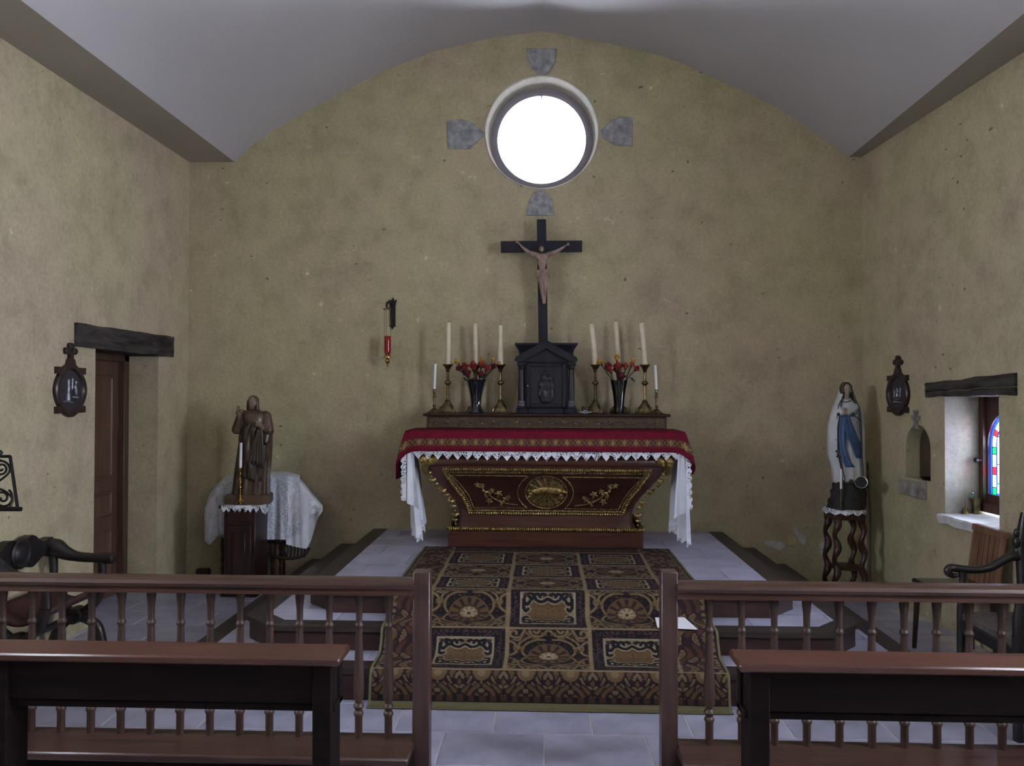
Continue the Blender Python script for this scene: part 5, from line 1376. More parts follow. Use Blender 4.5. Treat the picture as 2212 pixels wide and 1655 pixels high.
mb.cap(V_(1811,880,my-.03), V_(1820,893,my-.075), .034, .024); mb.cap(V_(1846,880,my-.03), V_(1831,893,my-.075), .034, .024)
blob(mb, 'robe', M['robe_white'], lady, .006, 2)
# veil: shell open in front
VE = [(1042,1801,1866,.21),(1010,1798,1867,.22),(980,1790,1865,.225),(950,1789,1865,.225),(920,1790,1864,.22),(895,1796,1861,.21),(880,1801,1857,.19),(865,1807,1848,.16),(850,1813,1843,.135),(838,1815,1840,.125),(828,1820,1835,.10),(824,1824,1831,.05)]
def open_shell(tab, yc, gap, name, mat, parent, nst=44, seg=56, thick=.010):
    T_ = sorted(tab); rs = []
    for i in range(nst+1):
        y = tab[0][0]+(tab[-1][0]-tab[0][0])*i/nst; l, r_, dp = interp(T_, y); a, b = W(l, y, yc), W(r_, y, yc); cx = (a.x+b.x)/2; hw = (b.x-a.x)/2; g = gap(y); ring = []
        for j in range(seg+1):
            t = -PI/2+g+(2*PI-2*g)*j/seg; k = 1+.03*math.sin(8*t)*min(1, max(0, (y-870)/60)); ring.append((cx+hw*k*math.cos(t), yc+dp/2*k*math.sin(t), a.z))
        rs.append(ring)
    mb = MB(); mb.rings(rs, False, False, closed=False); o = mb.build(name, mat, parent, angle=90); so = o.modifiers.new('t', 'SOLIDIFY'); so.thickness = thick; so.offset = 0
    return rs
gap = lambda y: .75 if y > 900 else (lerp(.85, .75, (y-860)/40) if y > 860 else lerp(.55, .85, max(0, (y-832)/28)))
vr_ = open_shell(VE, my+.005, gap, 'veil', M['robe_white'], lady)
for e, nm_ in ((0, 'veil_trim'), (-1, 'veil_trim')):
    mb = MB(); mb.tube([tuple(Vector(r[e])+Vector((0,-.004,0))) for r in vr_[1:-3]], .0042, 6); mb.build(nm_, M['gold_trim'], lady)
# hair, face, neck
hd = V_(1828,842,my-.02)
mb = MB(); mb.ball(hd, (.040,.044,.053), 18, 12); mb.ball(hd+Vector((0,-.016,-.020)), (.030,.030,.032), 14, 10); mb.cap(hd+Vector((0,-.040,.006)), hd+Vector((0,-.051,-.010)), .005, .008); mb.ball(hd+Vector((0,-.044,-.026)), (.011,.006,.005), 8, 6)
mb.ball(hd+Vector((0,-.036,-.042)), (.013,.011,.011), 8, 6); mb.cap(hd+Vector((0,.0,-.03)), V_(1828,868,my-.015), .026, .034)
for s in (-1, 1): mb.ball(hd+Vector((s*.019,-.032,-.010)), (.013,.012,.013), 8, 6)
face = blob(mb, 'head', M['pale_skin'], lady, .004, 2)
mb = MB()
for s in (-1, 1): mb.ball(hd+Vector((s*.015,-.0415,.004)), (.006,.003,.0028), 8, 5)
blob(mb, 'eyes', M['hair'], face, .002, 0, kind='stuff')
mb = MB(); rs = []
for i in range(13):
    t = i/12; z = lerp(hd.z-.055, hd.z+.060, t); rr_ = .052*math.sqrt(max(.03, 1-((z-hd.z)/.066)**2)) if z > hd.z else .052-.006*(hd.z-z)/.05; g = lerp(.75, .75, t) if z < hd.z+.028 else lerp(.75, .1, (z-hd.z-.028)/.034)
    rs.append([(hd.x+rr_*.92*math.cos(q), hd.y+.006+rr_*math.sin(q), z) for q in [-PI/2+g+(2*PI-2*g)*j/28 for j in range(29)]])
mb.rings(rs, False, False, closed=False); o = mb.build('hair', plain('brown_painted_hair', (.07,.05,.032), .6, bump=.3, bscale=80), face, angle=90); so = o.modifiers.new('t', 'SOLIDIFY'); so.thickness = .008; so.offset = 0
# praying hands
mb = MB(); hp = V_(1825,893,my-.10)
for s in (-1, 1):
    b = hp+Vector((s*.009, 0, -.004)); mb.cap(b+Vector((s*.012,.03,-.012)), b, .013, .012)
    for k in range(4): mb.cap(b+Vector((0,-.010+.0065*k,0)), b+Vector((-s*.004,-.020+.004*k,.040+(.006 if k in (1,2) else 0))), .0068, .005, 8)
    mb.cap(b+Vector((s*.002,.012,.004)), b+Vector((-s*.002,.012,.032)), .0065, .005, 8)
blob(mb, 'praying_hands', M['pale_skin'], lady, .0034, 1)
# blue sash: waist band and two tails
def robe_front(px, y, off=.006):
    l, r_, dp = interp(sorted(RB), y); a, b = V_(l, y), V_(r_, y); cx = (a.x+b.x)/2; hw = (b.x-a.x)/2; p = V_(px, y); q = max(-.98, min(.98, (p.x-cx)/hw))
    yy = my-dp/2*math.sqrt(1-q*q)-off; return W(px, y, yy)
def ribbon(rows, name, mat, parent, off=.010, nv=24, nu=8):
    rows = sorted(rows)
    def f(u, v):
        y = lerp(rows[0][0], rows[-1][0], v); l, r_ = interp(rows, y); return robe_front(lerp(l, r_, u), y, off+.004*math.sin(u*PI*3))
    mb = MB(); mb.grid(f, nu, nv); o = mb.build(name, mat, parent, angle=90); so = o.modifiers.new('t', 'SOLIDIFY'); so.thickness = .008; so.offset = 0; return o
ribbon([(892,1806,1846),(900,1806,1847)], 'sash_band', M['sash_blue'], lady, .008, 4, 20)
ribbon([(898,1811,1831),(920,1810,1828),(940,1810,1826),(970,1814,1827),(1000,1822,1838),(1009,1828,1846)], 'sash_tail', M['sash_blue'], lady, .012)
ribbon([(898,1826,1834),(912,1826,1839),(930,1826,1846),(944,1829,1852),(960,1838,1858),(985,1848,1864),(990,1850,1865)], 'sash_tail', M['sash_blue'], lady, .034)
# dark gold hems on robe and veil
for pts, of in (([(1819,862),(1814,870),(1810,884)], .02), ([(1838,862),(1845,872),(1850,884),(1849,896)], .02), ([(1816,866),(1826,869),(1838,866)], .018), ([(1846,898),(1854,904),(1860,911)], .03), ([(1852,948),(1858,956),(1862,958)], .03), ([(1816,985),(1820,1010),(1826,1038)], .012)):
    mb = MB(); mb.tube(smooth_path([robe_front(x, y, of) for x, y in pts], 5), .0036, 6); mb.build('gold_hem', M['gold_trim'], lady)
# rosary
ros = [robe_front(x, y, .02) for x, y in ((1822,888),(1810,896),(1807,915),(1806,950),(1807,975),(1809,986),(1802,987),(1798,960),(1797,930),(1800,905))]
mb = MB(); mb.tube(smooth_path(ros, 6), .0028, 6); rs_ = mb.build('rosary', M['iron'], lady)
for p in smooth_path(ros, 1)[1:9]: mb = MB(); mb.ball(p, .0085, 10, 7); mb.build('rosary_bead', M['iron'], rs_)
# roses on her feet
mb = MB()
for (x, y) in ((1822,1040),(1832,1043),(1843,1041),(1850,1038),(1838,1038)): mb.ball(robe_front(x, min(1044, y), .012), (.016,.014,.012), 8, 6)
blob(mb, 'feet_roses', plain('dull_green_gold', (.10,.11,.07), .5, var=.4, scale=60), lady, .006, 1)
# slim candle and holder in front
lc = thing('slim_candle_holder', (V_(1817,1085,6.43).x, 6.43, stz+.005), 'slim dark twisted metal candle holder in front of the white lady statue', 'candlestick')
L0 = lc.location; hh2 = V_(1817,1056,6.43).z-L0.z
pf = [(.026,0),(.026,.004),(.010,.008)]+[(.004+.003*abs(math.sin(i*1.3)), .008+(hh2-.012)*i/14) for i in range(15)]+[(.010,hh2-.003),(.010,hh2)]
mb = MB(); mb.lathe(pf, c=L0, seg=14); mb.build('holder_stem', M['brass'], lc)
c = make_candle('thin_candle', .0095, V_(1815,1012,6.43).z-L0.z-hh2, M['white_candle']); c.location = (L0.x, L0.y, L0.z+hh2-.001); c['label'] = 'thin white candle in front of the white lady statue'; c['group'] = 'thin white candles'
# brass bell-mouthed vase lying at her feet
bv = V_(1860,1042,6.385); vz = zb0
mb = MB(); Mx = Matrix.Rotation(math.radians(68), 3, 'X') @ Matrix.Rotation(-.3, 3, 'Y')
bw_ = thing('metal_bowl', bv, 'small dark metal bowl tilted against the lady statue base', 'bowl')
mb.lathe([(.010,-.075),(.018,-.07),(.030,-.045),(.040,-.015),(.048,0),(.050,.004),(.044,.002),(.034,-.02),(.020,-.05),(.002,-.055)], c=bv, seg=28, M=Mx, cap=False); mb.build('bowl_wall', M['silver'], bw_)
mb = MB(); mb.lathe([(.043,-.004),(.002,-.006)], c=bv, seg=28, M=Mx, cap=False); mb.build('bowl_mouth_disc', M['iron'], bw_)  # black disc across the mouth, painting in the dark of the hollow
# upright pipe in the corner
pa = W(1872, 998, 6.85)
pipe = thing('wall_pipe', (XRW(6.82)-.04, 6.82, 0), 'thin upright pipe with a brass top in the corner beside the lady statue', 'pipe')
px_ = W(1876,1150,6.82).x; ztop = W(1872,1000,6.82).z
mb = MB(); mb.tube([(px_+.005, 6.82, 0), (px_, 6.82, .6), (px_-.012, 6.82, ztop-.2)], .014, 10); mb.build('pipe_tube', M['pipe'], pipe)
mb = MB(); mb.lathe([(.017,ztop-.21),(.019,ztop-.20),(.015,ztop-.19),(.013,ztop-.02),(.010,ztop),(.004,ztop+.01)], c=(px_-.012, 6.82, 0), seg=12); mb.build('pipe_top', M['brass'], pipe)
# wall socket
sc_ = W(1710,1169,D); sk = thing('wall_socket', sc_, 'square cream wall socket low on the end wall', 'socket')
mb = MB(); mb.box(sc_.x-.038, sc_.x+.038, D-.012, D, sc_.z-.038, sc_.z+.038, .004); mb.build('face_plate', M['socket'], sk)
mb = MB(); mb.lathe([(.024,0),(.024,.003),(.020,.003),(.020,-.004),(.001,-.004)], c=(sc_.x, D-.012, sc_.z), seg=20, M=Matrix.Rotation(PI/2,3,'X'), cap=False); mb.build('socket_well', M['socket'], sk)

# ================================================================== LEFT DOOR, LINTELS
DX = XLW-.30
door1 = link('door_1', MB().box(DX-.05, DX, DY0-.05, DY1-.06, .005, DZ-.06, .003).mesh('door_1', smooth=False), M['door'], kind='structure')
dzt = DZ-.06
for (za, zb_) in ((.12,.56),(.66,.86),(.96,dzt-.12)):
    for (ya, yb_2) in ((DY0+.03, (DY0+DY1)/2-.06), ((DY0+DY1)/2+.02, DY1-.15)):
        mb = MB(); mb.rings([[(DX+.001, ya, za), (DX+.001, yb_2, za), (DX+.001, yb_2, zb_), (DX+.001, ya, zb_)], [(DX+.012, ya+.01, za+.01), (DX+.012, yb_2-.01, za+.01), (DX+.012, yb_2-.01, zb_-.01), (DX+.012, ya+.01, zb_-.01)], [(DX+.012, ya+.02, za+.02), (DX+.012, yb_2-.02, za+.02), (DX+.012, yb_2-.02, zb_-.02), (DX+.012, ya+.02, zb_-.02)], [(DX+.003, ya+.03, za+.03), (DX+.003, yb_2-.03, za+.03), (DX+.003, yb_2-.03, zb_-.03), (DX+.003, ya+.03, zb_-.03)]], False, True)
        mb.build('door_panel', M['door'], door1, smooth=False)
mb = MB(); mb.box(DX-.06, DX+.055, DY1-.07, DY1+.005, 0, DZ, .004); mb.build('door_jamb', M['doorframe'], door1)
mb = MB(); mb.box(DX-.06, DX+.055, DY0-.005, DY0+.03, 0, DZ, .004); mb.build('door_jamb', M['doorframe'], door1)
mb = MB(); mb.box(DX-.06, DX+.055, DY0, DY1, DZ-.065, DZ, .004); mb.build('door_head', M['doorframe'], door1)
def beam(name, a0, a1, zs0, zs1, fn, d0, d1, label, seed, crack=False, mat=None):
    n = 24; rs = []
    for i in range(n+1):
        t = i/n; s = lerp(a0, a1, t); zb3 = lerp(zs0[0], zs1[0], t)+.008*noise.noise(Vector((s*6, seed, 0))); zt4 = lerp(zs0[1], zs1[1], t)+.008*noise.noise(Vector((s*5, seed+4, 0))); zm = (zb3+zt4)/2
        w = .006*noise.noise(Vector((s*7, seed+9, 0)))
        ring = [fn(s, zb3, d0), fn(s, zb3, d1+.004), fn(s, zb3+.008, d1-w), fn(s, lerp(zb3, zt4, .3), d1-w*.5)]
        if crack: ring += [fn(s, lerp(zb3, zt4, .36), d1+.0), fn(s, lerp(zb3, zt4, .39), d1+(.03 if t < .75 else .012)), fn(s, lerp(zb3, zt4, .43), d1-.004)]
        ring += [fn(s, lerp(zb3, zt4, .7), d1-w*1.2), fn(s, zt4-.008, d1+w), fn(s, zt4, d1+.004), fn(s, zt4, d0)]
        rs.append(ring)
    mb = MB(); mb.rings(rs, True, True); return tag(mb.build(name, mat or M['lintel'], angle=30), label, 'beam')
la, lb = onL(160,722), onL(371,750)
beam('wood_lintel', la.y, lb.y, (onL(160,748).z, onL(160,697).z), (onL(371,772).z, onL(371,728).z), fL, .30, -.022, 'dark weathered wooden lintel beam above the left doorway', 3)
ra, rb = onR(2198,830), onR(2003,842)
beam('wood_lintel', ra.y, rb.y, (onR(2198,853).z, onR(2198,805).z), (onR(2003,858).z, onR(2003,828).z), fR, .45, -.018, 'cracked black wooden lintel beam above the right stained glass window', 12, True)

# ================================================================== RIGHT WINDOW with stained glass
wd = .26
wc = (WY0+WY1)/2; gy1 = 5.0
GY1, GY0 = WY1-.062, WY0+.062; GZ0, GZ1 = .955, 1.54; gr = (GY1-GY0)/2; gcx = (GY0+GY1)/2
def arch_pts(r, z0, zc, n=20): return [(gcx-r, z0), (gcx+r, z0)] + [(gcx+r*math.cos(PI*i/n), zc+r*math.sin(PI*i/n)*1.0) for i in range(n+1)]
zc = GZ1-gr
mb = MB(); ar = arch_pts(gr, GZ0, zc)
fo = [(WY0-.002, WZ0+.04), (WY1+.002, WZ0+.04), (WY1+.002, WZ1+.02), (WY0-.002, WZ1+.02)]
radial_fill(mb, ar, fo, (gcx, (GZ0+GZ1)/2), lambda s, z: fR(s, z, wd), 48)
radial_fill(mb, ar, fo, (gcx, (GZ0+GZ1)/2), lambda s, z: fR(s, z, wd+.05), 48)
mb.rings([[fR(s, z, wd) for s, z in ar], [fR(s, z, wd+.05) for s, z in ar]], False, False)
win2 = mb.build('window_2', M['win_frame'], kind='structure', angle=30)
for (ya, yb_2, za, zb_) in ((WY1-.05, WY1, WZ0+.03, WZ1), (WY0, WY0+.05, WZ0+.03, WZ1), (WY0, WY1, WZ0+.03, WZ0+.09)):
    mb = MB(); vs = [fR(s, z, d) for s in (ya, yb_2) for d in (wd-.025, wd) for z in (za, zb_)]
    mb.add(vs, [(0,1,3,2),(4,6,7,5),(0,4,5,1),(2,3,7,6),(0,2,6,4),(1,5,7,3)]); mb.build('casement_bar', M['win_frame'], win2, smooth=False)
gd = wd+.022
def pane(poly, mat, d=gd):
    mb = MB(); n = len(poly); mb.add([fR(s, z, d) for s, z in poly], [tuple(range(n))]); return mb.build('pane', M[mat], win2, smooth=False)
def lead(pts, r=.0035):
    mb = MB(); mb.tube([fR(s, z, gd) for s, z in pts], r, 6); mb.build('lead_came', M['lead'], win2)
R0, R1, R2, R3 = gr, gr-.016, gr-.062, gr-.072     # outer blue line, coloured border, inner blue line, field
def bandpt(r, t):
    """along the arch band at radius r: t 0..1 from bottom right up over to bottom left"""
    h = zc-GZ0; a = PI*gr; tot = 2*h+a; s = t*tot
    if s < h: return (gcx+r, GZ0+s)
    if s < h+a: q = (s-h)/a*PI; return (gcx+r*math.cos(q), zc+r*math.sin(q))
    return (gcx-r, zc-(s-h-a))
def strip_(r0, r1, t0, t1, mat, n=4):
    pane([bandpt(r0, lerp(t0, t1, i/n)) for i in range(n+1)]+[bandpt(r1, lerp(t1, t0, i/n)) for i in range(n+1)], mat)
for k in range(12):
    strip_(R0, R1, k/12, (k+1)/12, 'g_blue'); strip_(R2, R3, k/12, (k+1)/12, 'g_blue')
segs = []; t = 0.; cyc = ['g_green','frost','g_red','frost']; i = 0
hN = 27
edges_ = [0]; ci = 0
while edges_[-1] < 1-1e-6:
    w = .035 if ci % 2 == 0 else .062; nx = min(1, edges_[-1]+w)
    strip_(R1, R2, edges_[-1], nx, cyc[ci % 4]); lead([bandpt(R1, nx), bandpt(R2, nx)], .0025); edges_.append(nx); ci += 1
for r in (R1, R2): lead([bandpt(r, q/40) for q in range(41)], .0028)
# bottom border
bw0 = R3
pane([(gcx-R2, GZ0), (gcx+R2, GZ0), (gcx+R2, GZ0+.014), (gcx-R2, GZ0+.014)], 'g_blue')
for k in range(5):
    a, b = gcx-R2+2*R2*k/5, gcx-R2+2*R2*(k+1)/5; pane([(a, GZ0+.014), (b, GZ0+.014), (b, GZ0+.075), (a, GZ0+.075)], 'frost' if k % 2 else 'frost')
    pane([(a, GZ0+.075), (b, GZ0+.075), (b, GZ0+.088), (a, GZ0+.088)], 'g_green')
# field: white quarries around a violet shield with a white emblem
f0, f1 = gcx-R3, gcx+R3; fz0_ = GZ0+.088
shz0, shz1 = 1.20, 1.36; sh = .10
def in_arch(z): return R3 if z < zc else math.sqrt(max(0, R3*R3-(z-zc)**2))
pane([(f0, fz0_), (f1, fz0_), (f1, shz0-.03), (f0, shz0-.03)], 'frost')
shield = [(gcx-sh, shz1), (gcx+sh, shz1), (gcx+sh, shz0+.04), (gcx+sh*.6, shz0-.005), (gcx, shz0-.03), (gcx-sh*.6, shz0-.005), (gcx-sh, shz0+.04)]
pane(shield, 'g_violet'); lead(shield+shield[:1], .003)
pane([(gcx-.02, shz0+.01), (gcx+.02, shz0+.01), (gcx+.022, shz0+.07), (gcx+.05, shz0+.085), (gcx+.022, shz0+.10), (gcx, shz0+.135), (gcx-.022, shz0+.10), (gcx-.05, shz0+.085), (gcx-.022, shz0+.07)], 'frost', gd-.003)
pane([(f0, shz0-.03), (gcx-.0, shz0-.03), (gcx-sh*.6, shz0-.005), (gcx-sh, shz0+.04), (gcx-sh, shz1), (f0, shz1)], 'frost')
pane([(gcx, shz0-.03), (f1, shz0-.03), (f1, shz1), (gcx+sh, shz1), (gcx+sh, shz0+.04), (gcx+sh*.6, shz0-.005)], 'frost')
topf = [(f0, shz1), (f1, shz1)]+[(gcx+R3*math.cos(PI*i/16), zc+R3*math.sin(PI*i/16)) for i in range(17)] if shz1 <= zc else [(gcx+in_arch(shz1), shz1)]+[(gcx+R3*math.cos(a), zc+R3*math.sin(a)) for a in np.linspace(math.asin((shz1-zc)/R3), PI-math.asin((shz1-zc)/R3), 16)]
pane(topf, 'frost'); lead([(gcx, shz1), (gcx, zc+R3)], .0028); lead([(f0, shz0-.03), (f1, shz0-.03)], .0028); lead([(f0, shz1), (f1, shz1)], .0028); lead([(gcx, fz0_), (gcx, shz0-.03)], .0028)
# latch
lp = Vector(fR(WY1-.035, 1.19, wd-.035)); mb = MB(); mb.ball(lp, (.020,.014,.014), 12, 8); mb.ball(lp+Vector((-.03,0,0)), (.018,.018,.018), 12, 8); mb.tube([lp+Vector((.03,0,0)), lp+Vector((-.03,0,0))], .007, 8); blob(mb, 'latch_knob', M['iron'], win2, .005, 1)
# sill slab
mb = MB(); n = 16; rs = []
for i in range(n+1):
    s = lerp(WY0-.03, WY1+.03, i/n); w = .01*noise.noise(Vector((s*9, 1, 2)))
    rs.append([fR(s, WZ0-.065+w, .10), fR(s, WZ0-.06+w*1.5, -.035), fR(s, WZ0-.01, -.042+w), fR(s, WZ0+.002, -.034), fR(s, WZ0+.006, .05), fR(s, WZ0+.012, .26), fR(s, WZ0-.06, .26)])
mb.rings(rs, True, True); tag(mb.build('window_sill_slab', M['pale_stone'], angle=30), 'white stone sill slab under the stained glass window', 'sill')
SZ = WZ0+.010
# hand bell and mortar on the sill
def onsill(px, py):
    d = ray(px, py); return EYE+d*((SZ-EYE.z)/d.z)
bp_ = Vector(fR(onR(2089,950).y+.03, SZ, .115)); 
p0 = onsill(2085, 1110)
hb_ = thing('hand_bell', (p0.x, p0.y, SZ), 'small brass hand bell with an upright handle on the window sill', 'bell')
L0 = hb_.location
mb = MB(); mb.lathe([(.026,0),(.025,.004),(.021,.010),(.018,.024),(.015,.036),(.010,.042),(.004,.044)], c=L0, seg=22); mb.build('bell_body', M['brass'], hb_)
mb = MB(); mb.lathe([(.005,.043),(.007,.050),(.004,.056),(.005,.075),(.0035,.098),(.005,.106),(.002,.110)], c=L0, seg=12); mb.build('bell_handle', M['light_wood'], hb_)
p1 = onsill(2110, 1110)
mo = thing('brass_mortar', (p1.x, p1.y, SZ), 'brass mortar with its pestle leaning inside on the window sill', 'mortar')
L0 = mo.location
mb = MB(); mb.lathe([(.034,0),(.036,.008),(.030,.016),(.029,.024),(.033,.065),(.036,.082),(.045,.104),(.047,.112),(.042,.110),(.032,.08),(.026,.03),(.001,.026)], c=L0, seg=28, cap=False); mb.build('mortar_bowl', M['brass'], mo)
mb = MB(); mb.cap(L0+Vector((.005,0,.04)), L0+Vector((-.030,-.005,.140)), .007, .006); mb.ball(L0+Vector((-.031,-.005,.146)), .010, 10, 7); mb.build('pestle', M['silver'], mo)
# niche: corbel block, carved cross, dark dish inside
q = [onR(1953,1037), onR(2003,1041), onR(2003,1080), onR(1955,1066)]
mb = MB(); vs = []
for d in (.0, -.05):
    for p in q: vs.append(fR(p.y, p.z, d) if d == 0 else fR(lerp(p.y, (q[0].y+q[1].y)/2, .04), p.z+(.006 if p.z < 1 else -.004), d))
mb.rings([vs[:4], vs[4:]], True, True); o = mb.build('stone_block', M['block_stone'], smooth=False); bv_ = o.modifiers.new('b', 'BEVEL'); bv_.width = .008; bv_.segments = 2
tag(o, 'rough grey stone block jutting out below the small arched niche', 'stone')
cc = onR(1981, 905)
def cr(ds, dz, d): return fR(cc.y-ds, cc.z+dz, d)
cs_ = thing('stone_cross', cr(0,-.06,0), 'small carved pale stone cross above the arched niche', 'cross')
for nm_, (a, b, z0_, z1_) in (('shaft', (-.016,.016,-.075,.06)), ('arm', (-.055,.055,-.012,.026)), ('foot', (-.030,.030,-.075,-.055)), ('finial', (-.026,.026,.048,.068))):
    mb = MB(); mb.rings([[cr(a,z0_,0), cr(b,z0_,0), cr(b,z1_,0), cr(a,z1_,0)], [cr(a,z0_,-.018), cr(b,z0_,-.018), cr(b,z1_,-.018), cr(a,z1_,-.018)]], True, True); mb.build(nm_, M['block_stone'], cs_, smooth=False)
dn = Vector(fR(ncy-.05, NZ0, .045)); mb = MB(); mb.lathe([(.030,0),(.045,.012),(.052,.022),(.047,.022),(.030,.010),(.001,.008)], c=dn, seg=24, cap=False); tag(mb.build('small_dish', M['iron']), 'dark shallow dish standing in the small arched niche', 'dish')

# ================================================================== STATIONS (oval plaques)
def plaque(fn, s0, z0, sg, label, scale, figs, wide=1.):
    """fn(s,z,d) wall frame; centred at s0,z0"""
    r = thing('wall_plaque', fn(s0, z0-.2*scale, 0), label, 'plaque')
    def pt(a, b, d): return fn(s0+sg*a*scale*wide, z0+b*scale, d)
    out = []
    for i in range(72):
        t = 2*PI*i/72; c, s = math.cos(t), math.sin(t); rx, rz_2 = .148, .20
        q = 1+.03*math.cos(4*t)
        out.append((rx*q*c, rz_2*q*s))
    mb = MB(); mb.rings([[pt(a, b, 0) for a, b in out], [pt(a, b, -.022) for a, b in out], [pt(a*.95, b*.95, -.030) for a, b in out], [pt(a*.80, b*.80, -.030) for a, b in out], [pt(a*.74, b*.74, -.016) for a, b in out]], True, False); fr2 = mb.build('frame', M['plaque'], r)
    mb = MB(); n = 72; mb.add([pt(a*.76, b*.76, -.015) for a, b in out]+[pt(0,0,-.015)], [(i, (i+1) % n, n) for i in range(n)]); mb.build('field', M['plaque_field'], r, smooth=False)
    for sx in (-1, 1):
        for sz in (-1, 1):
            mb = MB(); a, b = sx*.112, sz*.148; e = .026; mb.rings([[pt(a-e,b-e,0), pt(a+e,b-e,0), pt(a+e,b+e,0), pt(a-e,b+e,0)], [pt(a-e,b-e,-.026), pt(a+e,b-e,-.026), pt(a+e,b+e,-.026), pt(a-e,b+e,-.026)]]); mb.build('corner_lug', M['plaque'], r, smooth=False)
    # trefoil cross on top
    mb = MB(); sq = [(-.040,.195),(.040,.195),(.030,.235),(.018,.24),(.016,.285),(-.016,.285),(-.018,.24),(-.030,.235)]
    mb.rings([[pt(a,b,-.002) for a, b in sq], [pt(a,b,-.024) for a, b in sq]]); mb.build('cross_stem', M['plaque'], r, smooth=False)
    for ca, cb4 in ((0,.335),(-.036,.298),(.036,.298)):
        o = [(ca+.027*math.cos(2*PI*i/20)*(1+.12*math.cos(6*PI*i/20)), cb4+.027*math.sin(2*PI*i/20)) for i in range(20)]
        mb = MB(); mb.rings([[pt(a,b,-.002) for a, b in o], [pt(a,b,-.020) for a, b in o], [pt(ca+(a-ca)*.6, cb4+(b-cb4)*.6, -.027) for a, b in o]]); mb.build('cross_lobe', M['plaque'], r)
    mb = MB(); o = [(-.024,.27),(.024,.27),(.024,.325),(-.024,.325)]; mb.rings([[pt(a,b,-.002) for a, b in o], [pt(a,b,-.022) for a, b in o]]); mb.build('cross_centre', M['plaque'], r, smooth=False)
    for nm_, prims in figs:
        mb = MB()
        for (a0, b0, a1, b1, r0, r1) in prims: mb.cap(pt(a0, b0, -.018), pt(a1, b1, -.018), r0*scale, r1*scale, 8)
        blob(mb, nm_, M['plaque_fig'], r, .0045, 1)
    return r
lc_ = onL(148, 843); sc = 56/1700*1  # scale from height: outline 104 px tall
figsL = [('relief_figure', [(-.030,-.07,-.026,.0,.020,.012),(-.026,.0,-.028,.05,.012,.012),(-.028,.065,-.028,.072,.013,.013),(-.026,.03,-.006,.02,.006,.005)]),
         ('relief_figure', [(.045,-.01,.040,.03,.014,.013),(.045,.058,.045,.062,.013,.013),(.040,.03,.05,-.03,.010,.008),(.036,.02,.016,.03,.006,.005)]),
         ('relief_figure', [(.008,.01,.012,.07,.010,.008),(.012,.08,.012,.084,.010,.010)]),
         ('relief_ground', [(-.070,-.085,.02,-.092,.006,.006),(.020,-.052,.068,-.056,.009,.009)])]
plaque(fL, lc_.y, lc_.z, 1, 'dark oval wooden relief plaque with a trefoil cross beside the left door', .88, figsL, 1.30)
rc_ = onR(1943, 851)
figsR = [('relief_figure', [(-.040,-.03,-.044,.05,.008,.006),(.040,-.03,.046,.06,.008,.006)]), ('relief_figure', [(-.02,.02,.02,.02,.010,.010),(0,-.02,0,.02,.016,.012),(0,.04,0,.044,.011,.011)]), ('relief_ground', [(-.055,-.075,.055,-.078,.008,.008),(-.03,-.05,.03,-.05,.007,.007)])]
plaque(fR, rc_.y, rc_.z, -1, 'dark oval wooden relief plaque with a trefoil cross above the small niche', .84, figsR, 1.28)

# ================================================================== COMMUNION RAILS
RY = 3.39
def R_(px, py): return W(px, py, RY)
ZR = R_(560, 1246.5).z; ZK = R_(560, 1588).z
def rail(name_side, x0, x1, post_px, bal_px, label):
    r = thing('communion_rail', ((x0+x1)/2, RY, 0), label, 'railing', 'communion rails')
    # top rail: rounded upper part, fillet below
    sec = [(-.050,-.062),(-.050,-.052),(-.042,-.048),(-.042,-.040),(-.052,-.034),(-.055,-.020),(-.050,-.006),(-.036,0),(.036,0),(.050,-.006),(.055,-.020),(.052,-.034),(.042,-.040),(.042,-.048),(.050,-.052),(.050,-.062)]
    mb = MB(); mb.rings([[(x0, RY+a, ZR+b) for a, b in sec], [(x1, RY+a, ZR+b) for a, b in sec]]); mb.build('handrail', M['rail'], r, angle=25)
    # kneeling board
    mb = MB(); mb.box(x0, x1, RY-.20, RY+.05, ZK-.035, ZK, .008); mb.build('kneeling_board', M['rail'], r)
    mb = MB(); mb.box(x0, x1, RY-.17, RY+.03, .0, ZK-.035, .004); mb.build('base_board', M['pew_shaded'], r)
    pa, pb_ = W(post_px[0], 1400, RY-.035).x, W(post_px[1], 1400, RY-.035).x; zt = W((post_px[0]+post_px[1])/2, 1236, RY-.035).z
    mb = MB(); mb.box(pa, pb_, RY-.036, RY+.036, 0, zt, .004); mb.build('newel_post', M['post'], r)
    H = ZR-.06-ZK
    prof = [(.0165,0),(.0165,.085),(.019,.090),(.022,.098),(.019,.106),(.015,.110),(.015,.116),(.020,.121),(.023,.128),(.020,.136),(.015,.142),(.0155,.148),(.021,.165),(.0235,.20),(.0225,.24),(.0195,.31),(.0165,.38),(.0145,.445),(.0145,.452),(.018,.456),(.0195,.462),(.018,.468),(.0145,.473),(.0135,.480),(.0145,.53),(.017,.555),(.0195,.575),(.0195,1)]
    k = H/.60; prof = [(q, min(z*k, H)) for q, z in prof]
    bm_ = MB().lathe(prof, seg=14).mesh('baluster', angle=40); bm_.materials.append(M['baluster'])
    for px in bal_px:
        o = link('baluster', bm_, None, r); p = R_(px, 1420); o.location = (p.x-r.location.x, 0, ZK); o.rotation_euler = (0, 0, random.uniform(0, 6))
    return r
lpost = W(893,1400,RY-.035).x; rpost = W(1465,1400,RY-.035).x
rail('left', XLW+.005, lpost+.005, (891,928), [5-64.2*k for k in (2,1)]+[5+64.2*k for k in range(14)], 'turned oak communion rail with gate post left of the rug')
rail('right', rpost-.005, XRW(RY)-.005, (1429,1464.5), [1532+70.2*k for k in range(12)], 'turned oak communion rail with gate post right of the rug')

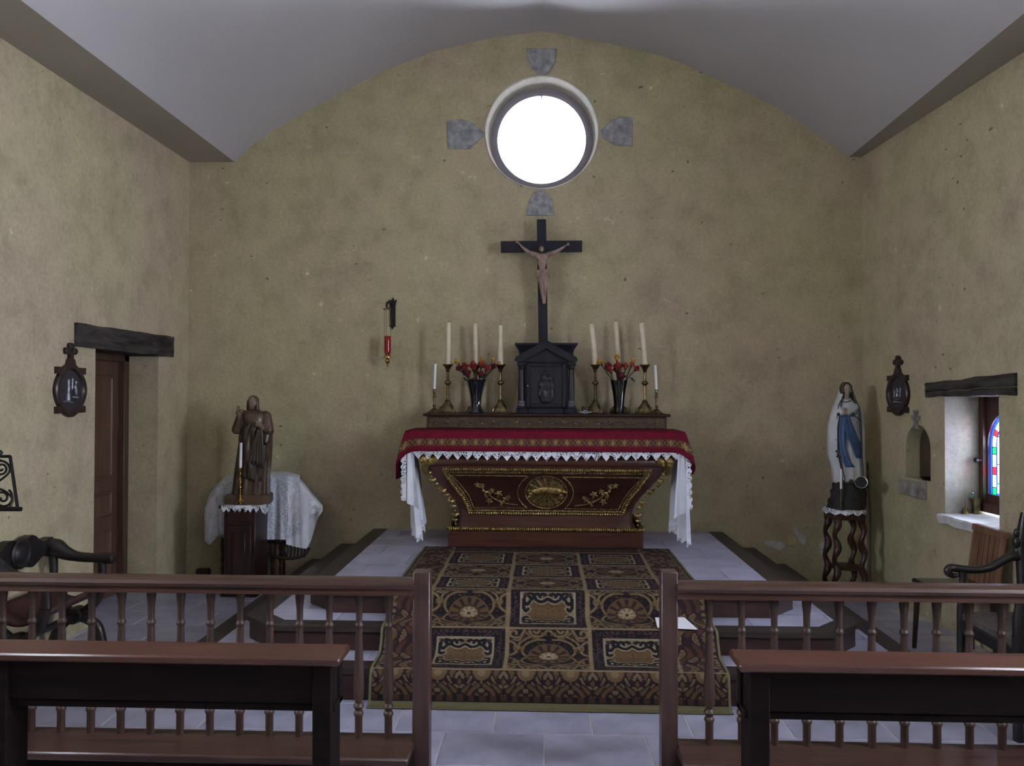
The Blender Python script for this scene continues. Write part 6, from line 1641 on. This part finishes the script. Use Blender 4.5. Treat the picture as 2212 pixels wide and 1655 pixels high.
# ================================================================== FRONT BENCHES
def bench(x0, x1, yb2, zt, legs, label):
    """kneeler bench seen from behind: ledge, deep apron, square legs"""
    yf2 = yb2-.165
    r = thing('bench', ((x0+x1)/2, (yb2+yf2)/2, 0), label, 'bench', 'front benches')
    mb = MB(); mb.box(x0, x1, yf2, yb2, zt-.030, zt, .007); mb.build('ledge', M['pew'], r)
    mb = MB(); mb.box(x0+.025, x1-.025, yb2-.055, yb2-.015, zt-.205, zt-.030, .003); mb.build('book_shelf_back', M['pew_shaded'], r)
    mb = MB(); mb.box(x0+.04, x1-.04, yf2+.035, yf2+.060, zt-.175, zt-.030, .003); mb.build('apron', M['pew_shaded'], r)
    mb = MB(); mb.box(x0+.025, x1-.025, yf2+.045, yb2-.016, zt-.205, zt-.180, .003); mb.build('book_shelf', M['pew_shaded'], r)
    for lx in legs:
        mb = MB(); mb.box(lx-.035, lx+.035, yf2+.02, yb2-.02, 0, zt-.030, .005); mb.build('leg', M['pew_shaded'] if lx < 9 else M['pew'], r)
    mb = MB(); mb.box(legs[0], legs[-1], yb2-.10, yb2-.06, .10, .15, .004); mb.build('stretcher', M['pew_shaded'], r)
    return r
yl = 2.93; zl = W(560,1388,yl).z
bench(W(-140,1388,yl).x, W(757,1388,yl).x, yl, zl, [W(-4,1500,yl-.14).x, W(696,1500,yl-.14).x], 'red-brown kneeling bench at the front left with a shaded apron')
yr2 = 2.90; zr2 = W(1900,1406,yr2).z
bench(W(1574,1404,yr2).x, W(2420,1408,yr2).x, yr2, zr2, [W(1641,1500,yr2-.14).x, W(2390,1500,yr2-.14).x], 'red-brown kneeling bench at the front right with a shaded apron')

# ================================================================== LEFT ARMCHAIR (faces right, back near the wall)
ac = thing('armchair', (-2.80, 4.58, 0), 'black carved curule armchair with crossed legs by the left wall', 'chair')
for yy, nm_ in ((4.86, 'far'), (4.30, 'near')):
    def A(px, py): return W(px, py, 4.86) if nm_ == 'far' else W(px, py, 4.86)+Vector((0, -.56, .0))
    # arm: thick carved rear block tapering to a rounded front end
    arm = [A(96,1196), A(108,1182), A(122,1183), A(140,1194), A(165,1202), A(200,1205), A(232,1206), A(247,1207)]
    mb = MB(); mb.tube(smooth_path(arm, 5), [interp([(0,.030),(5,.052),(10,.055),(15,.044),(20,.032),(25,.030),(30,.036),(34,.034),(35,.022)], i)[0] for i in range(36)], 12); mb.build('arm', M['chair_black'], ac)
    for px, z1_ in ((115, 1200), (220, 1212)):
        a, b = A(px, z1_), A(px+2, 1262); mb = MB(); mb.tube([a, (a+b)/2, b], [.028,.024,.026], 10); mb.build('arm_post', M['chair_black'], ac)
    # crossed curved legs
    c_ = A(164,1328)
    for pts in ([A(220,1262), A(212,1290), A(190,1316), c_, A(140,1345), A(118,1375), A(108,1420), A(96,1452)], [A(112,1262), A(120,1290), A(140,1312), c_, A(190,1338), A(212,1355), A(224,1400), A(240,1452)]):
        p3 = [Vector(q) for q in pts]; p3[-1].z = .03
        mb = MB(); mb.tube(smooth_path(p3, 5), .030, 10); mb.build('leg', M['chair_black'], ac)
    mb = MB(); mb.lathe([(.01,-.05),(.05,-.045),(.055,0),(.05,.045),(.01,.05)], c=c_, seg=18, M=Matrix.Rotation(PI/2,3,'X')); mb.build('boss', M['chair_black'], ac)
    a, b = A(96,1452), A(240,1452); mb = MB(); mb.tube([Vector((a.x-.03, a.y, .025)), Vector((b.x+.03, b.y, .025))], .025, 8); mb.build('foot_rail', M['chair_black'], ac)
xa, xb = W(112,1262,4.86).x, W(220,1262,4.86).x; zs = W(165,1262,4.86).z
mb = MB(); mb.grid(lambda u, v: (lerp(xa, xb, u), lerp(4.30, 4.86, v), zs-.075*math.sin(PI*u)), 16, 6); o = mb.build('leather_seat', M['leather'], ac); so = o.modifiers.new('t', 'SOLIDIFY'); so.thickness = .03
mb = MB(); cx_ = W(164,1328,4.86); mb.tube([cx_, cx_+Vector((0,-.56,0))], .020, 10); mb.build('cross_stretcher', M['chair_black'], ac)
# carved curved back between the rear posts
xb0 = W(105,1190,4.86).x; zb1 = W(105,1186,4.86).z
mb = MB()
rs = []
for i in range(25):
    v = i/24; y = lerp(4.88, 4.28, v); bow = .07*math.sin(PI*v); h0 = .050+.055*math.sin(PI*v)+.018*math.cos(v*PI*6); x = xb0-.01-bow
    x = max(x, XLW+.06)
    rs.append([(x-.028, y, zb1-h0*.8+.02), (x+.028, y, zb1-h0*.8+.02), (x+.034, y, zb1+.01), (x+.026, y, zb1+h0+.005), (x-.026, y, zb1+h0+.005), (x-.034, y, zb1+.01)])
mb.rings(rs); bk = mb.build('carved_back', M['chair_black'], ac, angle=60)
mb = MB(); mb.lathe([(.085,0),(.09,.008),(.075,.016),(.06,.010),(.045,.020),(.015,.026)], c=(max(xb0-.08, XLW+.06)+.03, 4.56, zb1+.03), seg=24, M=Matrix.Rotation(PI/2,3,'Y')); mb.build('rosette', M['chair_black'], bk)

# ================================================================== RIGHT ARMCHAIR (faces left)
ra_ = thing('armchair', (2.55, 4.2, 0), 'black armchair with scrolled arms and grey seat at the right edge', 'chair')
for yy in (4.36, 3.86):
    dY = yy-4.36
    def A(px, py): return W(px, py, 4.36)+Vector((0, dY, 0))
    arm = [A(2068,1243), A(2056,1243), A(2047,1236), A(2050,1228), A(2062,1227), A(2085,1230), A(2112,1231), A(2140,1226), A(2165,1212), A(2185,1203), A(2204,1203)]
    mb = MB(); mb.tube(smooth_path(arm, 5), [interp([(0,.012),(8,.018),(18,.022),(30,.021),(44,.024),(50,.026)], i)[0] for i in range(51)], 10, flat=1.); mb.build('arm', M['chair_black'], ra_)
    a, b = A(2080,1234), A(2078,1312); mb = MB(); mb.tube([a, a.lerp(b,.3), a.lerp(b,.6), b], [.022,.018,.026,.024], 10); mb.build('arm_post', M['chair_black'], ra_)
    f_ = A(2078,1312); mb = MB(); mb.tube([f_, Vector((f_.x-.005, f_.y, .2)), Vector((f_.x, f_.y, 0))], [.026,.022,.024], 10); mb.build('front_leg', M['chair_black'], ra_)
    bt = A(2206,1172); mb = MB(); mb.tube([Vector((bt.x+.08, bt.y, 0)), Vector((bt.x+.02, bt.y, .42)), bt, bt+Vector((.02,0,.16))], [.026,.030,.032,.020], 10); rp_ = mb.build('back_post', M['chair_black'], ra_)
    for dz, rr_ in ((.0,.036),(.05,.026),(-.05,.026)): 
        mb = MB(); mb.ball(bt+Vector((-.022,0,dz)), (rr_*.7, rr_*.7, rr_), 12, 8); mb.build('carved_knob', M['chair_black'], rp_)
fx_, bx_ = W(2078,1312,4.36).x, W(2206,1172,4.36).x; sz_ = .44
mb = MB(); mb.box(fx_-.02, bx_+.03, 3.84, 4.38, sz_-.07, sz_, .01); mb.build('seat_frame', M['chair_black'], ra_)
mb = MB(); rs = []
for z, e in ((sz_, 0), (sz_+.03, .0), (sz_+.05, .03), (sz_+.058, .10)): rs.append([(fx_-.01+e, 3.88+e, z), (bx_-e, 3.88+e, z), (bx_-e, 4.34-e, z), (fx_-.01+e, 4.34-e, z)])
mb.rings(rs); mb.build('seat_cushion', M['seat_cloth'], ra_)
for za in (.62, .80): mb = MB(); mb.box(bx_-.01, bx_+.03, 3.86, 4.36, za, za+.07, .008); mb.build('back_rail', M['chair_black'], ra_)
mb = MB(); mb.box(bx_, bx_+.02, 3.90, 4.32, .69, .80, .004); mb.build('back_panel', M['seat_cloth'], ra_)
mb = MB(); mb.tube([(fx_, 4.36, .16), (bx_+.05, 4.36, .16)], .016, 8); mb.build('stretcher', M['chair_black'], ra_)
mb = MB(); mb.tube([(fx_, 3.86, .16), (bx_+.05, 3.86, .16)], .016, 8); mb.build('stretcher', M['chair_black'], ra_)

# ================================================================== SIDE CHAIR under the window (faces left)
hz_ = .45
s0_, s1_ = W(1979,1245,5.2).x, 2.845
c1_ = thing('side_chair', (2.66, 5.1, 0), 'wooden chair with a glossy black seat and slatted back under the stained glass window', 'chair')
ya0, ya1 = 4.94, 5.27
mb = MB(); mb.box(s0_, s1_-.03, ya0, ya1, hz_-.03, hz_, .010); mb.build('seat', M['seat_black'], c1_)
mb = MB(); mb.box(s0_+.02, s1_-.05, ya0+.02, ya1-.02, hz_-.075, hz_-.03, .004); mb.build('seat_apron', M['dark_wood'], c1_)
for y_ in (ya0+.03, ya1-.03):
    mb = MB(); mb.tube([(s0_+.03, y_, hz_-.03), (s0_+.005, y_, 0)], [.020,.014], 8); mb.build('leg', M['dark_wood'], c1_)
    mb = MB(); mb.tube([(s1_-.06, y_, hz_-.03), (s1_-.04, y_, 0)], [.020,.015], 8); mb.build('leg', M['dark_wood'], c1_)
def bk_(z): return s1_-.045+.05*(z-hz_)/.36
zt5 = W(2125,1142,5.1).z
for y_ in (ya0+.012, ya1-.012):
    mb = MB(); mb.tube([(bk_(hz_-.05), y_, hz_-.05), (bk_(zt5), y_, zt5)], .019, 8); mb.build('back_stile', M['light_wood'], c1_)
for k in range(5):
    yk = ya0+.035+k*.0535; mb = MB(); vs = []
    for z in (hz_-.02, zt5-.03):
        vs.append([(bk_(z)-.010, yk, z), (bk_(z)-.010, yk+.045, z), (bk_(z)+.006, yk+.045, z), (bk_(z)+.006, yk, z)])
    mb.rings(vs); mb.build('back_slat', M['light_wood'], c1_, smooth=False)
mb = MB(); vs = []
for z in (zt5-.035, zt5+.005): vs.append([(bk_(z)-.018, ya0-.01, z), (bk_(z)-.018, ya1+.01, z), (bk_(z)+.016, ya1+.01, z), (bk_(z)+.016, ya0-.01, z)])
mb.rings(vs); mb.build('top_rail', M['light_wood'], c1_, smooth=False)

# ================================================================== IRON MUSIC STAND at the left edge
my_ = 4.05
def I(px, py, dy=0.): return W(px, py, my_+dy)
tilt = lambda p: p
ms = thing('music_stand', (I(-55,1100).x, my_+.05, 0), 'black wrought iron music stand with scroll work at the left edge', 'stand')
def bar(pts, r, name, par=ms): mb = MB(); mb.tube(pts, r, 8); return mb.build(name, M['iron'], par)
def leanp(px, py): return I(px, py, .12*(1105-py)/135)
fr_pts = [leanp(22,986), leanp(38,1098), leanp(-146,1098), leanp(-132,986), leanp(22,986)]
for a, b in zip(fr_pts, fr_pts[1:]): bar([a, b], .0085, 'frame_bar')
bar([leanp(46,1100), leanp(-155,1100)], .012, 'ledge_bar')
mb = MB(); p = [leanp(46,1100), leanp(46,1102)]
def spiral(cx, cy, r0, turns, s, a0, n=40):
    return [leanp(cx+r0*(1-i/n*.85)*math.cos(a0+s*2*PI*turns*i/n), cy+r0*(1-i/n*.85)*math.sin(a0+s*2*PI*turns*i/n)) for i in range(n+1)]
for cx, cy, r0, s, a0 in ((3,1012,17,-1,-PI/2),(6,1076,22,1,-.9),(-112,1012,17,1,-PI/2),(-114,1076,22,-1,PI+.9)): bar(spiral(cx, cy, r0, 1.7, s, a0), .006, 'scroll')
bar(smooth_path([leanp(-12,992), leanp(14,1000), leanp(20,1020), leanp(-10,1046), leanp(-20,1056), leanp(4,1058), leanp(26,1076), leanp(22,1096)], 5), .006, 'scroll')
bar(smooth_path([leanp(-96,992), leanp(-122,1000), leanp(-128,1020), leanp(-98,1046), leanp(-90,1056), leanp(-114,1058), leanp(-134,1076), leanp(-130,1096)], 5), .006, 'scroll')
bar(smooth_path([leanp(-56,986), leanp(-30,974), leanp(-6,972), leanp(4,978), leanp(-2,984)], 5), .006, 'crest_scroll')
bar(smooth_path([leanp(-56,986), leanp(-82,974), leanp(-106,972), leanp(-114,978), leanp(-108,984)], 5), .006, 'crest_scroll')
pz = leanp(-54,1060); bar([(pz.x, my_+.08, .12), (pz.x, my_+.08, pz.z)], .012, 'post')
for k in range(3):
    a = 2*PI*k/3+.4; bar(smooth_path([(pz.x, my_+.08, .16), (pz.x+.09*math.cos(a), my_+.08+.09*math.sin(a), .12), (pz.x+.17*math.cos(a), my_+.08+.17*math.sin(a), .02), (pz.x+.20*math.cos(a), my_+.08+.20*math.sin(a), .012)], 5), .011, 'tripod_leg')

# ================================================================== daylight through the openings
portal('oculus_daylight', (OC.x, D+.5, OC.z), (0,-1,0), .95, .95)
for h in NW: portal('added_window_portal_left', (XLW-.34, (h[0]+h[1])/2, (h[2]+h[3])/2), (1,0,0), h[1]-h[0], h[3]-h[2])
for h in NWR: portal('added_window_portal_right', (XRW((h[0]+h[1])/2)+.34, (h[0]+h[1])/2, (h[2]+h[3])/2), (-1,0,0), h[1]-h[0], h[3]-h[2])
portal('window_daylight', (XRW(5.2)+.58, (WY0+WY1)/2, (WZ0+WZ1)/2), (-1,0,0), WY1-WY0, WZ1-WZ0)
